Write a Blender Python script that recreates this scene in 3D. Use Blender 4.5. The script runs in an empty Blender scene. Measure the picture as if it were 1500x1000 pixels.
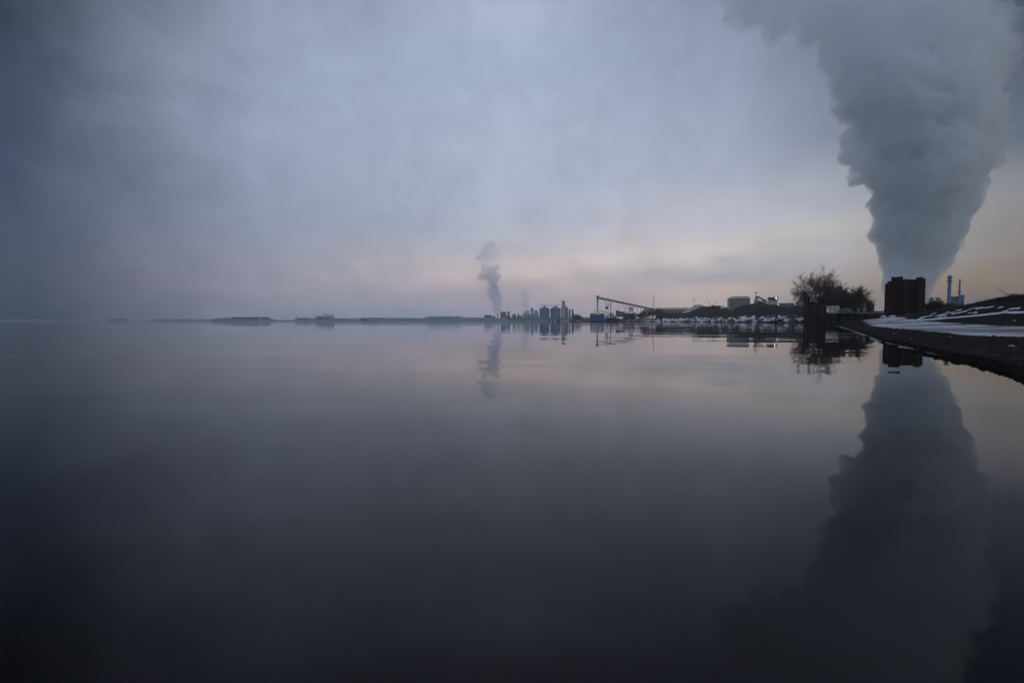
import bpy, bmesh, math, random
from mathutils import Vector, Matrix, noise as N

S = bpy.context.scene
COL = S.collection
R = math.radians
random.seed(7)

# ------------------------------------------------------------------ camera
F = 1500 * 16.0 / 36.0            # focal length in photo pixels
HZ = 470.6                        # horizon row in the photo
EYE = 0.40                        # lens height above the water
PITCH = math.atan((500 - HZ) / F)
cam = bpy.data.cameras.new('camera')
cam.lens = 16; cam.sensor_width = 36; cam.clip_start = 0.05; cam.clip_end = 20000
cam.dof.use_dof = True; cam.dof.focus_distance = 120; cam.dof.aperture_fstop = 2.0
camo = bpy.data.objects.new('camera', cam); COL.objects.link(camo)
camo.location = (0, 0, EYE); camo.rotation_euler = (R(90) - PITCH, 0, 0)
S.camera = camo
CP, SP = math.cos(PITCH), math.sin(PITCH)

def ray(px, py):
    a = (px - 750) / F; b = (500 - py) / F
    d = Vector((a, CP + b * SP, -SP + b * CP))
    return d / d.y

def P(px, py, D):
    d = ray(px, py)
    return Vector((0, 0, EYE)) + d * D

def X(px, D): return P(px, HZ, D).x
def Z(py, D): return P(750, py, D).z
def W(n, D): return n * D / F      # n photo pixels at distance D in metres

# ------------------------------------------------------------------ materials
def lin(c):
    return tuple((v / 12.92 if v <= .04045 else ((v + .055) / 1.055) ** 2.4) for v in c)

def mat(name, c1, c2=None, scale=1.0, rough=.85, bump=0.0, stretch=(1, 1, 1), metal=0, bscale=None, spec=.3):
    m = bpy.data.materials.new(name); m.use_nodes = True
    nt = m.node_tree; b = nt.nodes['Principled BSDF']
    b.inputs['Roughness'].default_value = rough
    b.inputs['Metallic'].default_value = metal
    b.inputs['Specular IOR Level'].default_value = spec
    b.inputs['Base Color'].default_value = (*c1, 1)
    tc = nt.nodes.new('ShaderNodeTexCoord'); mp = nt.nodes.new('ShaderNodeMapping')
    mp.inputs['Scale'].default_value = stretch
    nt.links.new(tc.outputs['Object'], mp.inputs['Vector'])
    if c2 is not None:
        n = nt.nodes.new('ShaderNodeTexNoise'); n.inputs['Scale'].default_value = scale
        n.inputs['Detail'].default_value = 6; n.inputs['Roughness'].default_value = .65
        nt.links.new(mp.outputs['Vector'], n.inputs['Vector'])
        r = nt.nodes.new('ShaderNodeValToRGB')
        r.color_ramp.elements[0].position = .36; r.color_ramp.elements[0].color = (*c1, 1)
        r.color_ramp.elements[1].position = .66; r.color_ramp.elements[1].color = (*c2, 1)
        nt.links.new(n.outputs['Fac'], r.inputs['Fac'])
        nt.links.new(r.outputs['Color'], b.inputs['Base Color'])
    if bump:
        n2 = nt.nodes.new('ShaderNodeTexNoise'); n2.inputs['Scale'].default_value = bscale or scale * 3
        n2.inputs['Detail'].default_value = 5
        nt.links.new(mp.outputs['Vector'], n2.inputs['Vector'])
        bp = nt.nodes.new('ShaderNodeBump'); bp.inputs['Strength'].default_value = .8
        bp.inputs['Distance'].default_value = bump
        nt.links.new(n2.outputs['Fac'], bp.inputs['Height'])
        nt.links.new(bp.outputs['Normal'], b.inputs['Normal'])
    return m

M = dict(
    gravel=mat('gravel', (.007, .007, .006), (.021, .020, .017), 3.0, .9, .02, bscale=40, spec=.04),
    ground=mat('ground', (.03, .028, .026), (.075, .07, .065), .12, .95),
    earth=mat('earth', (.020, .013, .010), (.055, .032, .024), .35, .95, .3, bscale=1.2),
    earth_dark=mat('earth_dark', (.022, .018, .014), (.045, .036, .026), .3, .95, .3, bscale=1.2),
    sand=mat('sand', (.58, .48, .40), (.70, .60, .51), .3, .95),
    snow=mat('snow', (.50, .52, .57), (.66, .68, .72), 1.2, .7, .02, bscale=9),
    snow_bright=mat('snow_bright', (.66, .68, .74), (.82, .84, .88), 1.2, .7, .02, bscale=9),
    snow_dirty=mat('snow_dirty', (.30, .32, .37), (.62, .64, .70), .9, .7, .05, bscale=6),
    ice=mat('ice', (.12, .13, .15), (.34, .35, .38), 3, .45),
    pebble=mat('pebble', (.012, .012, .012), (.045, .044, .042), 5, .9, spec=.1),
    rock=mat('rock', (.045, .045, .05), (.13, .13, .14), .8, .9, .05, bscale=3),
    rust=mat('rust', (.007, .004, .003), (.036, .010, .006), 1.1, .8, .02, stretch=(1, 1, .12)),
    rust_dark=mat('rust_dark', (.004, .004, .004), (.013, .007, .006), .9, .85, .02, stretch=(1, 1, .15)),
    steel_black=mat('steel_black', (.010, .010, .011), (.022, .019, .018), 1, .7),
    concrete=mat('concrete', (.12, .12, .12), (.22, .22, .22), .6, .9),
    bulkhead=mat('bulkhead', (.010, .010, .011), (.030, .027, .026), .6, .8, .03, stretch=(1, 1, .2)),
    bark=mat('bark', (.030, .024, .020), (.060, .048, .040), 1, .95),
    twig=mat('twig', (.050, .037, .028), (.090, .066, .050), .4, .95),
    twig_red=mat('twig_red', (.035, .022, .018), (.070, .042, .034), .4, .95),
    twig_pale=mat('twig_pale', (.16, .15, .15), (.30, .29, .29), .8, .9),
    far_hazed=mat('far_hazed', (.26, .30, .38), (.36, .40, .47), .03, .95),  # paler, bluer copy of the far land: distance haze put into the colour
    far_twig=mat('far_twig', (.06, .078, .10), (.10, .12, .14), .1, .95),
    far_land=mat('far_land', (.18, .205, .275), (.28, .31, .38), .03, .95, stretch=(1, 1, 3)),  # snow-dusted land, lightened further so the colour carries some of the haze
    grey_clad=mat('grey_clad', (.165, .160, .145), (.20, .192, .175), .25, .7),
    grey_roof=mat('grey_roof', (.33, .31, .27), (.40, .375, .33), .25, .6),
    pale_clad=mat('pale_clad', (.30, .31, .31), (.38, .385, .385), .2, .7),
    cream=mat('cream', (.40, .33, .25), (.52, .44, .35), .25, .8),
    white=mat('white', (.55, .56, .56), (.68, .68, .68), .7, .6),
    dark_clad=mat('dark_clad', (.022, .025, .028), (.040, .043, .046), .3, .7),
    glass=mat('glass', (.012, .014, .017), None, 1, .12, spec=.5),
    blue_hull=mat('blue_hull', (.004, .085, .24), (.010, .12, .31), .35, .55, stretch=(1, 1, .4)),
    blue_dark=mat('blue_dark', (.02, .05, .11), (.03, .07, .15), .35, .6),
    blue_clad=mat('blue_clad', (.055, .155, .235), (.085, .205, .29), .15, .6),
    navy_hull=mat('navy_hull', (.010, .011, .016), (.026, .026, .04), .35, .6),
    silo=mat('silo', (.050, .098, .180), (.068, .122, .215), .12, .5, metal=.2),
    steel=mat('steel', (.11, .11, .10), (.16, .16, .145), .3, .6, metal=.2),
    steel_pale=mat('steel_pale', (.27, .265, .24), (.36, .35, .32), .3, .6),
    steel_blue=mat('steel_blue', (.075, .105, .155), (.11, .14, .19), .3, .6),
    brown_bits=mat('brown_bits', (.10, .085, .065), (.17, .15, .12), 1, .9),
    grass=mat('grass', (.040, .034, .024), (.085, .070, .046), .5, .95),
    wood=mat('wood', (.010, .010, .012), (.03, .028, .027), 1, .9),
)

# ------------------------------------------------------------------ mesh builder
class MB:
    def __init__(s): s.v = []; s.f = []; s.mi = []; s.cur = 0
    def add(s, vs, fs):
        o = len(s.v); s.v += [tuple(v) for v in vs]
        for f in fs: s.f.append(tuple(i + o for i in f)); s.mi.append(s.cur)
        return s
    def box(s, x0, x1, y0, y1, z0, z1):
        return s.add([(x0, y0, z0), (x1, y0, z0), (x1, y1, z0), (x0, y1, z0),
                      (x0, y0, z1), (x1, y0, z1), (x1, y1, z1), (x0, y1, z1)],
                     [(0, 3, 2, 1), (4, 5, 6, 7), (0, 1, 5, 4), (1, 2, 6, 5), (2, 3, 7, 6), (3, 0, 4, 7)])
    def bar(s, a, b, r0, r1=None, n=6):
        a, b = Vector(a), Vector(b); r1 = r0 if r1 is None else r1
        d = b - a
        if d.length < 1e-6: return s
        d.normalize()
        u = d.cross(Vector((0, 0, 1)) if abs(d.z) < .95 else Vector((1, 0, 0))).normalized(); w = d.cross(u)
        vs = []
        for c, r in ((a, r0), (b, r1)):
            for k in range(n):
                t = 2 * math.pi * k / n
                vs.append(c + (u * math.cos(t) + w * math.sin(t)) * r)
        fs = [(k, (k + 1) % n, n + (k + 1) % n, n + k) for k in range(n)]
        fs += [tuple(range(n))[::-1], tuple(range(n, 2 * n))]
        return s.add(vs, fs)
    def lathe(s, c, prof, n=24):
        c = Vector(c); vs = []
        for r, z in prof:
            for k in range(n):
                t = 2 * math.pi * k / n
                vs.append((c.x + r * math.cos(t), c.y + r * math.sin(t), c.z + z))
        fs = []
        for i in range(len(prof) - 1):
            for k in range(n):
                a = i * n + k; b = i * n + (k + 1) % n
                fs.append((a, b, b + n, a + n))
        fs.append(tuple(range(n))[::-1]); fs.append(tuple((len(prof) - 1) * n + k for k in range(n)))
        return s.add(vs, fs)
    def prism(s, poly, y0, y1):        # poly of (x,z), extruded along y
        n = len(poly)
        vs = [(x, y0, z) for x, z in poly] + [(x, y1, z) for x, z in poly]
        fs = [tuple(range(n)), tuple(range(2 * n - 1, n - 1, -1))]
        fs += [(i, i + n, (i + 1) % n + n, (i + 1) % n) for i in range(n)]
        return s.add(vs, fs)
    def build(s, name, m, parent=None, smooth=False):
        me = bpy.data.meshes.new(name); me.from_pydata(s.v, [], s.f)
        ms = m if isinstance(m, (list, tuple)) else [m]
        for q in ms: me.materials.append(q)
        if len(ms) > 1: me.polygons.foreach_set('material_index', s.mi)
        bm = bmesh.new(); bm.from_mesh(me); bmesh.ops.recalc_face_normals(bm, faces=bm.faces); bm.to_mesh(me); bm.free()
        if smooth: me.polygons.foreach_set('use_smooth', [True] * len(me.polygons))
        o = bpy.data.objects.new(name, me); COL.objects.link(o)
        if parent is not None:
            o.parent = parent
            o.location = -parent.location
        return o

def tag(o, label=None, cat=None, group=None, kind=None):
    if label: o['label'] = label
    if cat: o['category'] = cat
    if group: o['group'] = group
    if kind: o['kind'] = kind
    return o

def thing(name, label, cat, loc, group=None):
    o = bpy.data.objects.new(name, None); o.empty_display_size = .3; COL.objects.link(o)
    o.location = loc
    return tag(o, label, cat, group)

def dup(src, loc, rz=0, sc=(1, 1, 1), label=None):
    c = src.copy(); COL.objects.link(c)
    c.location = loc; c.rotation_euler = (0, 0, rz); c.scale = sc
    if label: c['label'] = label
    for ch in src.children:
        d = ch.copy(); COL.objects.link(d); d.parent = c
        for g in ch.children:
            e = g.copy(); COL.objects.link(e); e.parent = d
    return c

def face(o, px=None):
    """turn a thing so that its front looks across the water to where the picture was taken"""
    a = math.atan2(o.location.x, o.location.y)
    o.rotation_euler.z = -a; o.scale.x = math.cos(a)
    return o

def lerp(a, b, t): return a + (b - a) * t
def sstep(a, b, x):
    t = max(0, min(1, (x - a) / (b - a))); return t * t * (3 - 2 * t)
def table(tb, x):
    if x <= tb[0][0]: return tb[0][1]
    for (x0, y0), (x1, y1) in zip(tb, tb[1:]):
        if x <= x1: return lerp(y0, y1, (x - x0) / (x1 - x0))
    return tb[-1][1]

# ------------------------------------------------------------------ sky and light
#SKYBEGIN
SKY = {   # azimuth (deg, right positive): list of (elevation deg, linear colour)
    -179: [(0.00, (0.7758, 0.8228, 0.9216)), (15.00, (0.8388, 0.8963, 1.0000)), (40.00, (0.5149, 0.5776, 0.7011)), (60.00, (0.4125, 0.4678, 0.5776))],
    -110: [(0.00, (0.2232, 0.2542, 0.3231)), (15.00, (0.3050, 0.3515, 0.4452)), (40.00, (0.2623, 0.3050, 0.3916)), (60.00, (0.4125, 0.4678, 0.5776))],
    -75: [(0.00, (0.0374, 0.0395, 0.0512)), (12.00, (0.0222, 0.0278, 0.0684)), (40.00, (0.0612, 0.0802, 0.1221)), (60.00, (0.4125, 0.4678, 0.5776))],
    -47.2: [(1.14, (0.0468, 0.0494, 0.0640)), (5.22, (0.0585, 0.0615, 0.0781)), (12.61, (0.0277, 0.0347, 0.0855)), (19.61, (0.0449, 0.0528, 0.0882)), (25.53, (0.0080, 0.0080, 0.0080)), (38.00, (0.0319, 0.0452, 0.0742)), (62.00, (0.4125, 0.4678, 0.5776))],
    -29.0: [(1.10, (0.3031, 0.3371, 0.4055)), (3.72, (0.4523, 0.3945, 0.4737)), (8.18, (0.4133, 0.4229, 0.5054)), (15.37, (0.3727, 0.4151, 0.5562)), (23.38, (0.3879, 0.4550, 0.6072)), (30.53, (0.3555, 0.4082, 0.5478)), (40.00, (0.1070, 0.1301, 0.1912)), (62.00, (0.4125, 0.4678, 0.5776))],
    0.9: [(1.25, (0.3957, 0.3727, 0.4577)), (3.40, (0.5230, 0.4306, 0.4414)), (5.96, (0.9132, 0.7203, 0.6385)), (11.83, (0.5973, 0.6113, 0.7000)), (19.77, (0.5244, 0.5823, 0.7219)), (29.00, (0.4338, 0.5106, 0.6770)), (33.99, (0.4888, 0.5491, 0.7252)), (43.00, (0.0887, 0.1095, 0.1620)), (62.00, (0.4125, 0.4678, 0.5776))],
    25.6: [(1.13, (0.6200, 0.5000, 0.4600)), (3.45, (0.7436, 0.5725, 0.4970)), (5.38, (0.4708, 0.4502, 0.4694)), (7.67, (0.9592, 0.8344, 0.7215)), (10.69, (0.8184, 0.7562, 0.7959)), (16.54, (0.4730, 0.5063, 0.6296)), (23.37, (0.3719, 0.4305, 0.5741)), (30.15, (0.3086, 0.3552, 0.4908)), (41.00, (0.0887, 0.1095, 0.1620)), (62.00, (0.0252, 0.0343, 0.0545))],
    34.6: [(2.16, (0.4603, 0.3439, 0.2891)), (4.14, (0.5088, 0.3959, 0.3213)), (6.03, (0.7388, 0.6622, 0.6617)), (8.81, (0.9353, 0.8487, 0.7354)), (11.83, (0.6014, 0.6046, 0.6820)), (18.41, (0.2687, 0.2965, 0.3787)), (42.00, (0.0685, 0.0865, 0.1274)), (62.00, (0.0252, 0.0343, 0.0545))],
    47.4: [(1.78, (0.2000, 0.1200, 0.0900)), (3.46, (0.3453, 0.2239, 0.1001)), (6.92, (0.3981, 0.3329, 0.2554)), (10.90, (0.3759, 0.3466, 0.3391)), (15.31, (0.1221, 0.1470, 0.2016)), (24.54, (0.0550, 0.0720, 0.1150)), (38.00, (0.0513, 0.0666, 0.1022)), (62.00, (0.0252, 0.0343, 0.0545))],
    75: [(0.00, (0.1800, 0.1080, 0.0810)), (10.00, (0.3185, 0.2663, 0.2043)), (20.00, (0.0887, 0.1119, 0.1559)), (40.00, (0.0648, 0.0844, 0.1221)), (60.00, (0.0252, 0.0343, 0.0545))],
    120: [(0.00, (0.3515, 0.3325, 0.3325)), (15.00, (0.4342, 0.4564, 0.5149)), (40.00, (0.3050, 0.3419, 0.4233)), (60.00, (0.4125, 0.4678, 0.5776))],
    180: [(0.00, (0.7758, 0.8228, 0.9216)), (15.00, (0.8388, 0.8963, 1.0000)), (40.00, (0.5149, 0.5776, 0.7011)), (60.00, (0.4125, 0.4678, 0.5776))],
}
#SKYEND
SKY_GAIN = 1.0
SUN_EL, SUN_AZ = 4.0, 78.0
w = bpy.data.worlds.new('World'); S.world = w; w.use_nodes = True
nt = w.node_tree; nd = nt.nodes; lk = nt.links
for n in list(nd): nd.remove(n)
out = nd.new('ShaderNodeOutputWorld'); bg = nd.new('ShaderNodeBackground')
lk.new(bg.outputs[0], out.inputs['Surface'])
tc = nd.new('ShaderNodeTexCoord'); sx = nd.new('ShaderNodeSeparateXYZ')
lk.new(tc.outputs['Generated'], sx.inputs[0])
def mth(op, a, b=None, c=None):
    n = nd.new('ShaderNodeMath'); n.operation = op
    for i, v in enumerate((a, b, c)):
        if v is None: continue
        if isinstance(v, (int, float)): n.inputs[i].default_value = v
        else: lk.new(v, n.inputs[i])
    return n.outputs[0]
def mrange(v, a, b, c, d, smooth=False):
    n = nd.new('ShaderNodeMapRange'); n.interpolation_type = 'SMOOTHSTEP' if smooth else 'LINEAR'
    lk.new(v, n.inputs['Value'])
    for k, q in zip(('From Min', 'From Max', 'To Min', 'To Max'), (a, b, c, d)): n.inputs[k].default_value = q
    return n.outputs['Result']
def mixc(f, a, b, mode='MIX'):
    n = nd.new('ShaderNodeMix'); n.data_type = 'RGBA'; n.blend_type = mode
    if isinstance(f, (int, float)): n.inputs[0].default_value = f
    else: lk.new(f, n.inputs[0])
    for i, v in ((6, a), (7, b)):
        if isinstance(v, tuple): n.inputs[i].default_value = (*v, 1)
        else: lk.new(v, n.inputs[i])
    return n.outputs[2]
def comb(x, y, z):
    n = nd.new('ShaderNodeCombineXYZ')
    for i, v in enumerate((x, y, z)):
        if isinstance(v, (int, float)): n.inputs[i].default_value = v
        else: lk.new(v, n.inputs[i])
    return n.outputs[0]
def nz(vec, scale, detail=5, rough=.55, dist=0):
    n = nd.new('ShaderNodeTexNoise'); n.inputs['Scale'].default_value = scale
    n.inputs['Detail'].default_value = detail; n.inputs['Roughness'].default_value = rough; n.inputs['Distortion'].default_value = dist
    lk.new(vec, n.inputs['Vector']); return n.outputs['Fac']
el = mth('MULTIPLY', mth('ARCSINE', sx.outputs[2]), 180 / math.pi)
az = mth('MULTIPLY', mth('ARCTAN2', sx.outputs[0], sx.outputs[1]), 180 / math.pi)
# the cloud deck, a flat layer seen in perspective, and thin streaks low down
zc = mth('ADD', mth('MAXIMUM', sx.outputs[2], 0.0), 0.16)
deck = comb(mth('DIVIDE', sx.outputs[0], zc), mth('DIVIDE', sx.outputs[1], zc), 0)
c1 = nz(deck, 1.3, 6, .55, .4); c2 = nz(tc.outputs['Generated'], 7.5, 6, .6, .5); c3 = nz(tc.outputs['Generated'], 22.0, 4, .55, .3)
streak = nz(comb(mth('MULTIPLY', az, .035), mth('MULTIPLY', el, .62), 3.1), 1.0, 5, .55, .3)
low = mrange(el, 3.0, 15, 1, 0, True)
# clouds wander: shift the elevation and azimuth looked up a little so no edge runs straight
el2 = mth('ADD', el, mth('MULTIPLY', mth('SUBTRACT', c1, .5), 5.0))
el2 = mth('ADD', el2, mth('MULTIPLY', mth('MULTIPLY', mth('SUBTRACT', streak, .5), low), -2.2))
el2 = mth('MAXIMUM', mth('MULTIPLY', el2, 1.0), 0.0)
el3n = nd.new('ShaderNodeMix'); el3n.data_type = 'FLOAT'
lk.new(mrange(el, 0, 8, 0, 1), el3n.inputs[0]); lk.new(el, el3n.inputs[2]); lk.new(el2, el3n.inputs[3])
az2 = mth('ADD', az, mth('MULTIPLY', mth('SUBTRACT', c2, .5), 7.0))
pos = mth('DIVIDE', el3n.outputs[0], 65.0)
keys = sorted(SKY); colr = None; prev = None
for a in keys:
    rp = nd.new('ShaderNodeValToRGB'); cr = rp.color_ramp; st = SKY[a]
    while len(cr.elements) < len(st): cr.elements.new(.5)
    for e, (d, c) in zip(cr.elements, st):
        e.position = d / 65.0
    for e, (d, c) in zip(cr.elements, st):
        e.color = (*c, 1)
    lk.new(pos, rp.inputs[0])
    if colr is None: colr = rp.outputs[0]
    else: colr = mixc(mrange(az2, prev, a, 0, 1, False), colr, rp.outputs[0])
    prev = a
mod = mth('ADD', mth('MULTIPLY', c1, .28), mth('ADD', mth('MULTIPLY', c2, .36), mth('ADD', mth('MULTIPLY', c3, .26), .55)))
mod = mth('MULTIPLY', mod, SKY_GAIN)
smod = mth('ADD', 1.0, mth('MULTIPLY', mth('MULTIPLY', mth('SUBTRACT', streak, .5), low), .24))
modc = comb(mth('MULTIPLY', mod, smod), mth('MULTIPLY', mod, mth('POWER', smod, .75)), mth('MULTIPLY', mod, mth('POWER', smod, .45)))
clouds = mixc(1.0, colr, modc, 'MULTIPLY')
skyt = nd.new('ShaderNodeTexSky'); skyt.sky_type = 'NISHITA'; skyt.sun_disc = False
skyt.sun_elevation = R(SUN_EL); skyt.sun_rotation = R(SUN_AZ)
clear = mixc(1.0, skyt.outputs[0], (.06, .06, .06), 'MULTIPLY')
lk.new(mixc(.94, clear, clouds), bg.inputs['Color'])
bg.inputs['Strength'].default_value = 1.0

sl = bpy.data.lights.new('sun', 'SUN'); sl.energy = .12; sl.angle = R(18); sl.color = (1, .86, .74)
so = bpy.data.objects.new('sun', sl); COL.objects.link(so)
sd = Vector((math.sin(R(SUN_AZ)) * math.cos(R(SUN_EL)), math.cos(R(SUN_AZ)) * math.cos(R(SUN_EL)), math.sin(R(SUN_EL))))
so.rotation_euler = sd.to_track_quat('Z', 'Y').to_euler()

S.view_settings.view_transform = 'Standard'; S.view_settings.look = 'None'
S.view_settings.exposure = 0; S.view_settings.gamma = 1
S.render.engine = 'CYCLES'
cy = S.cycles
cy.use_denoising = True
try: cy.denoiser = 'OPENIMAGEDENOISE'
except Exception: pass
cy.max_bounces = 9; cy.diffuse_bounces = 2; cy.glossy_bounces = 3; cy.volume_bounces = 8; cy.transmission_bounces = 2
cy.transparent_max_bounces = 16
cy.volume_max_steps = 256
cy.use_adaptive_sampling = False

# ------------------------------------------------------------------ water
def water_mat():
    m = bpy.data.materials.new('water'); m.use_nodes = True
    t = m.node_tree; b = t.nodes['Principled BSDF']; L = t.links
    b.inputs['Base Color'].default_value = (.005, .0035, .003, 1)
    b.inputs['Roughness'].default_value = .015; b.inputs['IOR'].default_value = 1.325
    g = t.nodes.new('ShaderNodeNewGeometry')
    def nn(scale, st, detail=3, rough=.5):
        mp = t.nodes.new('ShaderNodeMapping'); mp.inputs['Scale'].default_value = st
        L.new(g.outputs['Position'], mp.inputs['Vector'])
        n = t.nodes.new('ShaderNodeTexNoise'); n.inputs['Scale'].default_value = scale
        n.inputs['Detail'].default_value = detail; n.inputs['Roughness'].default_value = rough
        L.new(mp.outputs['Vector'], n.inputs['Vector']); return n.outputs['Fac']
    def ma(op, a, b_):
        n = t.nodes.new('ShaderNodeMath'); n.operation = op
        for i, v in enumerate((a, b_)):
            if isinstance(v, (int, float)): n.inputs[i].default_value = v
            else: L.new(v, n.inputs[i])
        return n.outputs[0]
    patch = nn(.012, (.5, 1.6, 1), 3)                    # breeze patches
    r = t.nodes.new('ShaderNodeMapRange'); r.interpolation_type = 'SMOOTHSTEP'
    L.new(patch, r.inputs['Value']); r.inputs['From Min'].default_value = .47; r.inputs['From Max'].default_value = .66
    r.inputs['To Min'].default_value = .20; r.inputs['To Max'].default_value = 1
    h = ma('MULTIPLY', nn(.5, (.35, 1, 1), 2), 0.07)      # metre-long ripples
    h = ma('ADD', h, ma('MULTIPLY', nn(.10, (.3, 1, 1), 1), .12))
    h = ma('MULTIPLY', h, r.outputs['Result'])
    bp = t.nodes.new('ShaderNodeBump'); bp.inputs['Strength'].default_value = 1; bp.inputs['Distance'].default_value = 1.0
    L.new(h, bp.inputs['Height']); L.new(bp.outputs['Normal'], b.inputs['Normal'])
    return m
mb = MB(); mb.add([(-2250, -280, 0), (2250, -280, 0), (2250, 1740, 0), (-2250, 1740, 0)], [(0, 1, 2, 3)])
tag(mb.build('water', water_mat()), kind='structure')

# ------------------------------------------------------------------ haze
hz = bpy.data.materials.new('haze'); hz.use_nodes = True
t = hz.node_tree; t.nodes.remove(t.nodes['Principled BSDF'])
pv = t.nodes.new('ShaderNodeVolumePrincipled'); pv.inputs['Color'].default_value = (.72, .87, 1.0, 1)
pv.inputs['Density'].default_value = .00037; pv.inputs['Anisotropy'].default_value = .8
t.links.new(pv.outputs[0], t.nodes['Material Output'].inputs['Volume'])
mb = MB(); mb.box(-2300, 2300, -300, 1760, -2.2, 375)
tag(mb.build('haze', hz), kind='stuff')

# ------------------------------------------------------------------ beach and bank on the right
SHORE = [(1.0, -30), (1.6, -8), (2.3, -2), (3.1, 1.6), (3.76, 3.34), (3.99, 3.66), (4.44, 4.28), (4.87, 5.03), (5.65, 6.28), (6.27, 7.27),
         (7.27, 8.9), (8.9, 11.2), (15.1, 20.1), (21.5, 29.5), (25.6, 35.4), (27.2, 38.2), (33, 45), (42, 56), (54, 69), (64, 79), (74, 90), (79, 94.7)]
LAND = SHORE + [(240, 94.7), (240, -30)]
RIDGE = [(46, -30, 2.8), (46, 0, 2.8), (47, 18, 2.9), (50.6, 45, 3.1), (57.7, 55, 2.74), (64, 66, 2.22), (69.5, 76, 1.95), (80, 92, 2.0)]
def segd(p, a, b):
    ax, ay = a[0], a[1]; dx, dy = b[0] - ax, b[1] - ay
    l2 = dx * dx + dy * dy
    tt = max(0, min(1, ((p[0] - ax) * dx + (p[1] - ay) * dy) / l2)) if l2 else 0
    qx, qy = ax + dx * tt - p[0], ay + dy * tt - p[1]
    side = dx * (p[1] - ay) - dy * (p[0] - ax)
    return math.sqrt(qx * qx + qy * qy), tt, side
def inside(p, poly):
    c = False; n = len(poly); j = n - 1
    for i in range(n):
        if (poly[i][1] > p[1]) != (poly[j][1] > p[1]) and p[0] < (poly[j][0] - poly[i][0]) * (p[1] - poly[i][1]) / (poly[j][1] - poly[i][1]) + poly[i][0]:
            c = not c
        j = i
    return c
PROF = [(0, 1), (1.5, .93), (4, .68), (7, .42), (10, .27), (14, .13), (18, .05), (23, 0)]
def beach_z(x, y):
    p = (x, y)
    s = min(segd(p, a, b)[0] for a, b in zip(SHORE, SHORE[1:]))
    rough = N.noise(Vector((x * .55, y * .55, 0)))
    s += .10 * rough * min(1, s + .3)
    if not inside(p, LAND):
        return -.45 * (1 - math.exp(-s / 1.7)) - .001
    z = .035 * (1 - math.exp(-s / .9)) + .03 * sstep(0, 9, s)
    best = (1e9, 0, 0)
    for a, b in zip(RIDGE, RIDGE[1:]):
        d, tt, side = segd(p, a, b)
        if d < best[0]: best = (d, lerp(a[2], b[2], tt), side)
    d, zr, side = best
    wob = N.fractal(Vector((x * .16, y * .16, 5)), 1.0, 2.0, 4)
    zr += .14 * wob
    if side < 0: zb = zr - .35 * sstep(4, 40, d)
    else: zb = .06 + (zr - .06) * table(PROF, d + .5 * N.noise(Vector((x * .4, y * .4, 8))))
    z = max(z, zb) + .012 * N.fractal(Vector((x * 1.7, y * 1.7, 2)), 1.0, 2.0, 4) * sstep(.05, 1.5, s) * (1 + 2 * sstep(.1, .8, z))
    return z
def hit(px, py):
    d = ray(px, py); o = Vector((0, 0, EYE)); q = 1.5
    while q < 200:
        p = o + d * q
        if p.z <= beach_z(p.x, p.y): 
            lo, hi = q / 1.02, q
            for _ in range(14):
                m_ = (lo + hi) / 2; p = o + d * m_
                if p.z <= beach_z(p.x, p.y): hi = m_
                else: lo = m_
            p = o + d * hi
            return Vector((p.x, p.y, beach_z(p.x, p.y)))
        q *= 1.02
    return None
mb = MB(); NR = 210
rr = [1.2 * (190 / 1.2) ** (i / (NR - 1)) for i in range(NR)]
aa = [R(22 + .5 * k) for k in range(12)] + [R(28 + .13 * k) for k in range(240)] + [R(59.2 + 2.2 * k) for k in range(52)]
NA = len(aa)
vs = []
for r_ in rr:
    for a_ in aa:
        x, y = r_ * math.sin(a_), r_ * math.cos(a_)
        y = max(-40, min(94.7, y)); vs.append((x, y, beach_z(x, y)))
fs = []
for i in range(NR - 1):
    for k in range(NA - 1):
        q = (i * NA + k, i * NA + k + 1, (i + 1) * NA + k + 1, (i + 1) * NA + k)
        if max(vs[j][2] for j in q) > -.12: fs.append(q)
mb.add(vs, fs)
tag(mb.build('beach', M['gravel'], smooth=True), kind='structure')

def ragged(poly, step, jit, lift, seed=0):   # a sheet draped over the beach inside a ragged outline
    xs = [p[0] for p in poly]; ys = [p[1] for p in poly]; m_ = MB(); idx = {}
    def vert(i, k):
        if (i, k) not in idx:
            x, y = min(xs) + i * step, min(ys) + k * step
            x += step * .3 * N.noise(Vector((x * 3, y * 3, seed))); y += step * .3 * N.noise(Vector((x * 3, y * 3, seed + 9)))
            idx[(i, k)] = len(m_.v); m_.v.append((x, y, beach_z(x, y) + lift))
        return idx[(i, k)]
    nx, ny = int((max(xs) - min(xs)) / step) + 1, int((max(ys) - min(ys)) / step) + 1
    n = len(poly); segs = [(poly[i], poly[(i + 1) % n]) for i in range(n)]
    for i in range(nx):
        for k in range(ny):
            p = (min(xs) + (i + .5) * step, min(ys) + (k + .5) * step)
            d = min(segd(p, a, b)[0] for a, b in segs)
            if not inside(p, poly): d = -d
            nn = N.fractal(Vector((p[0] * .9, p[1] * .9, seed)), 1.0, 2.0, 4)
            if d + jit * nn > 0:
                m_.f.append((vert(i, k), vert(i + 1, k), vert(i + 1, k + 1), vert(i, k + 1))); m_.mi.append(0)
    return m_
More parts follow.
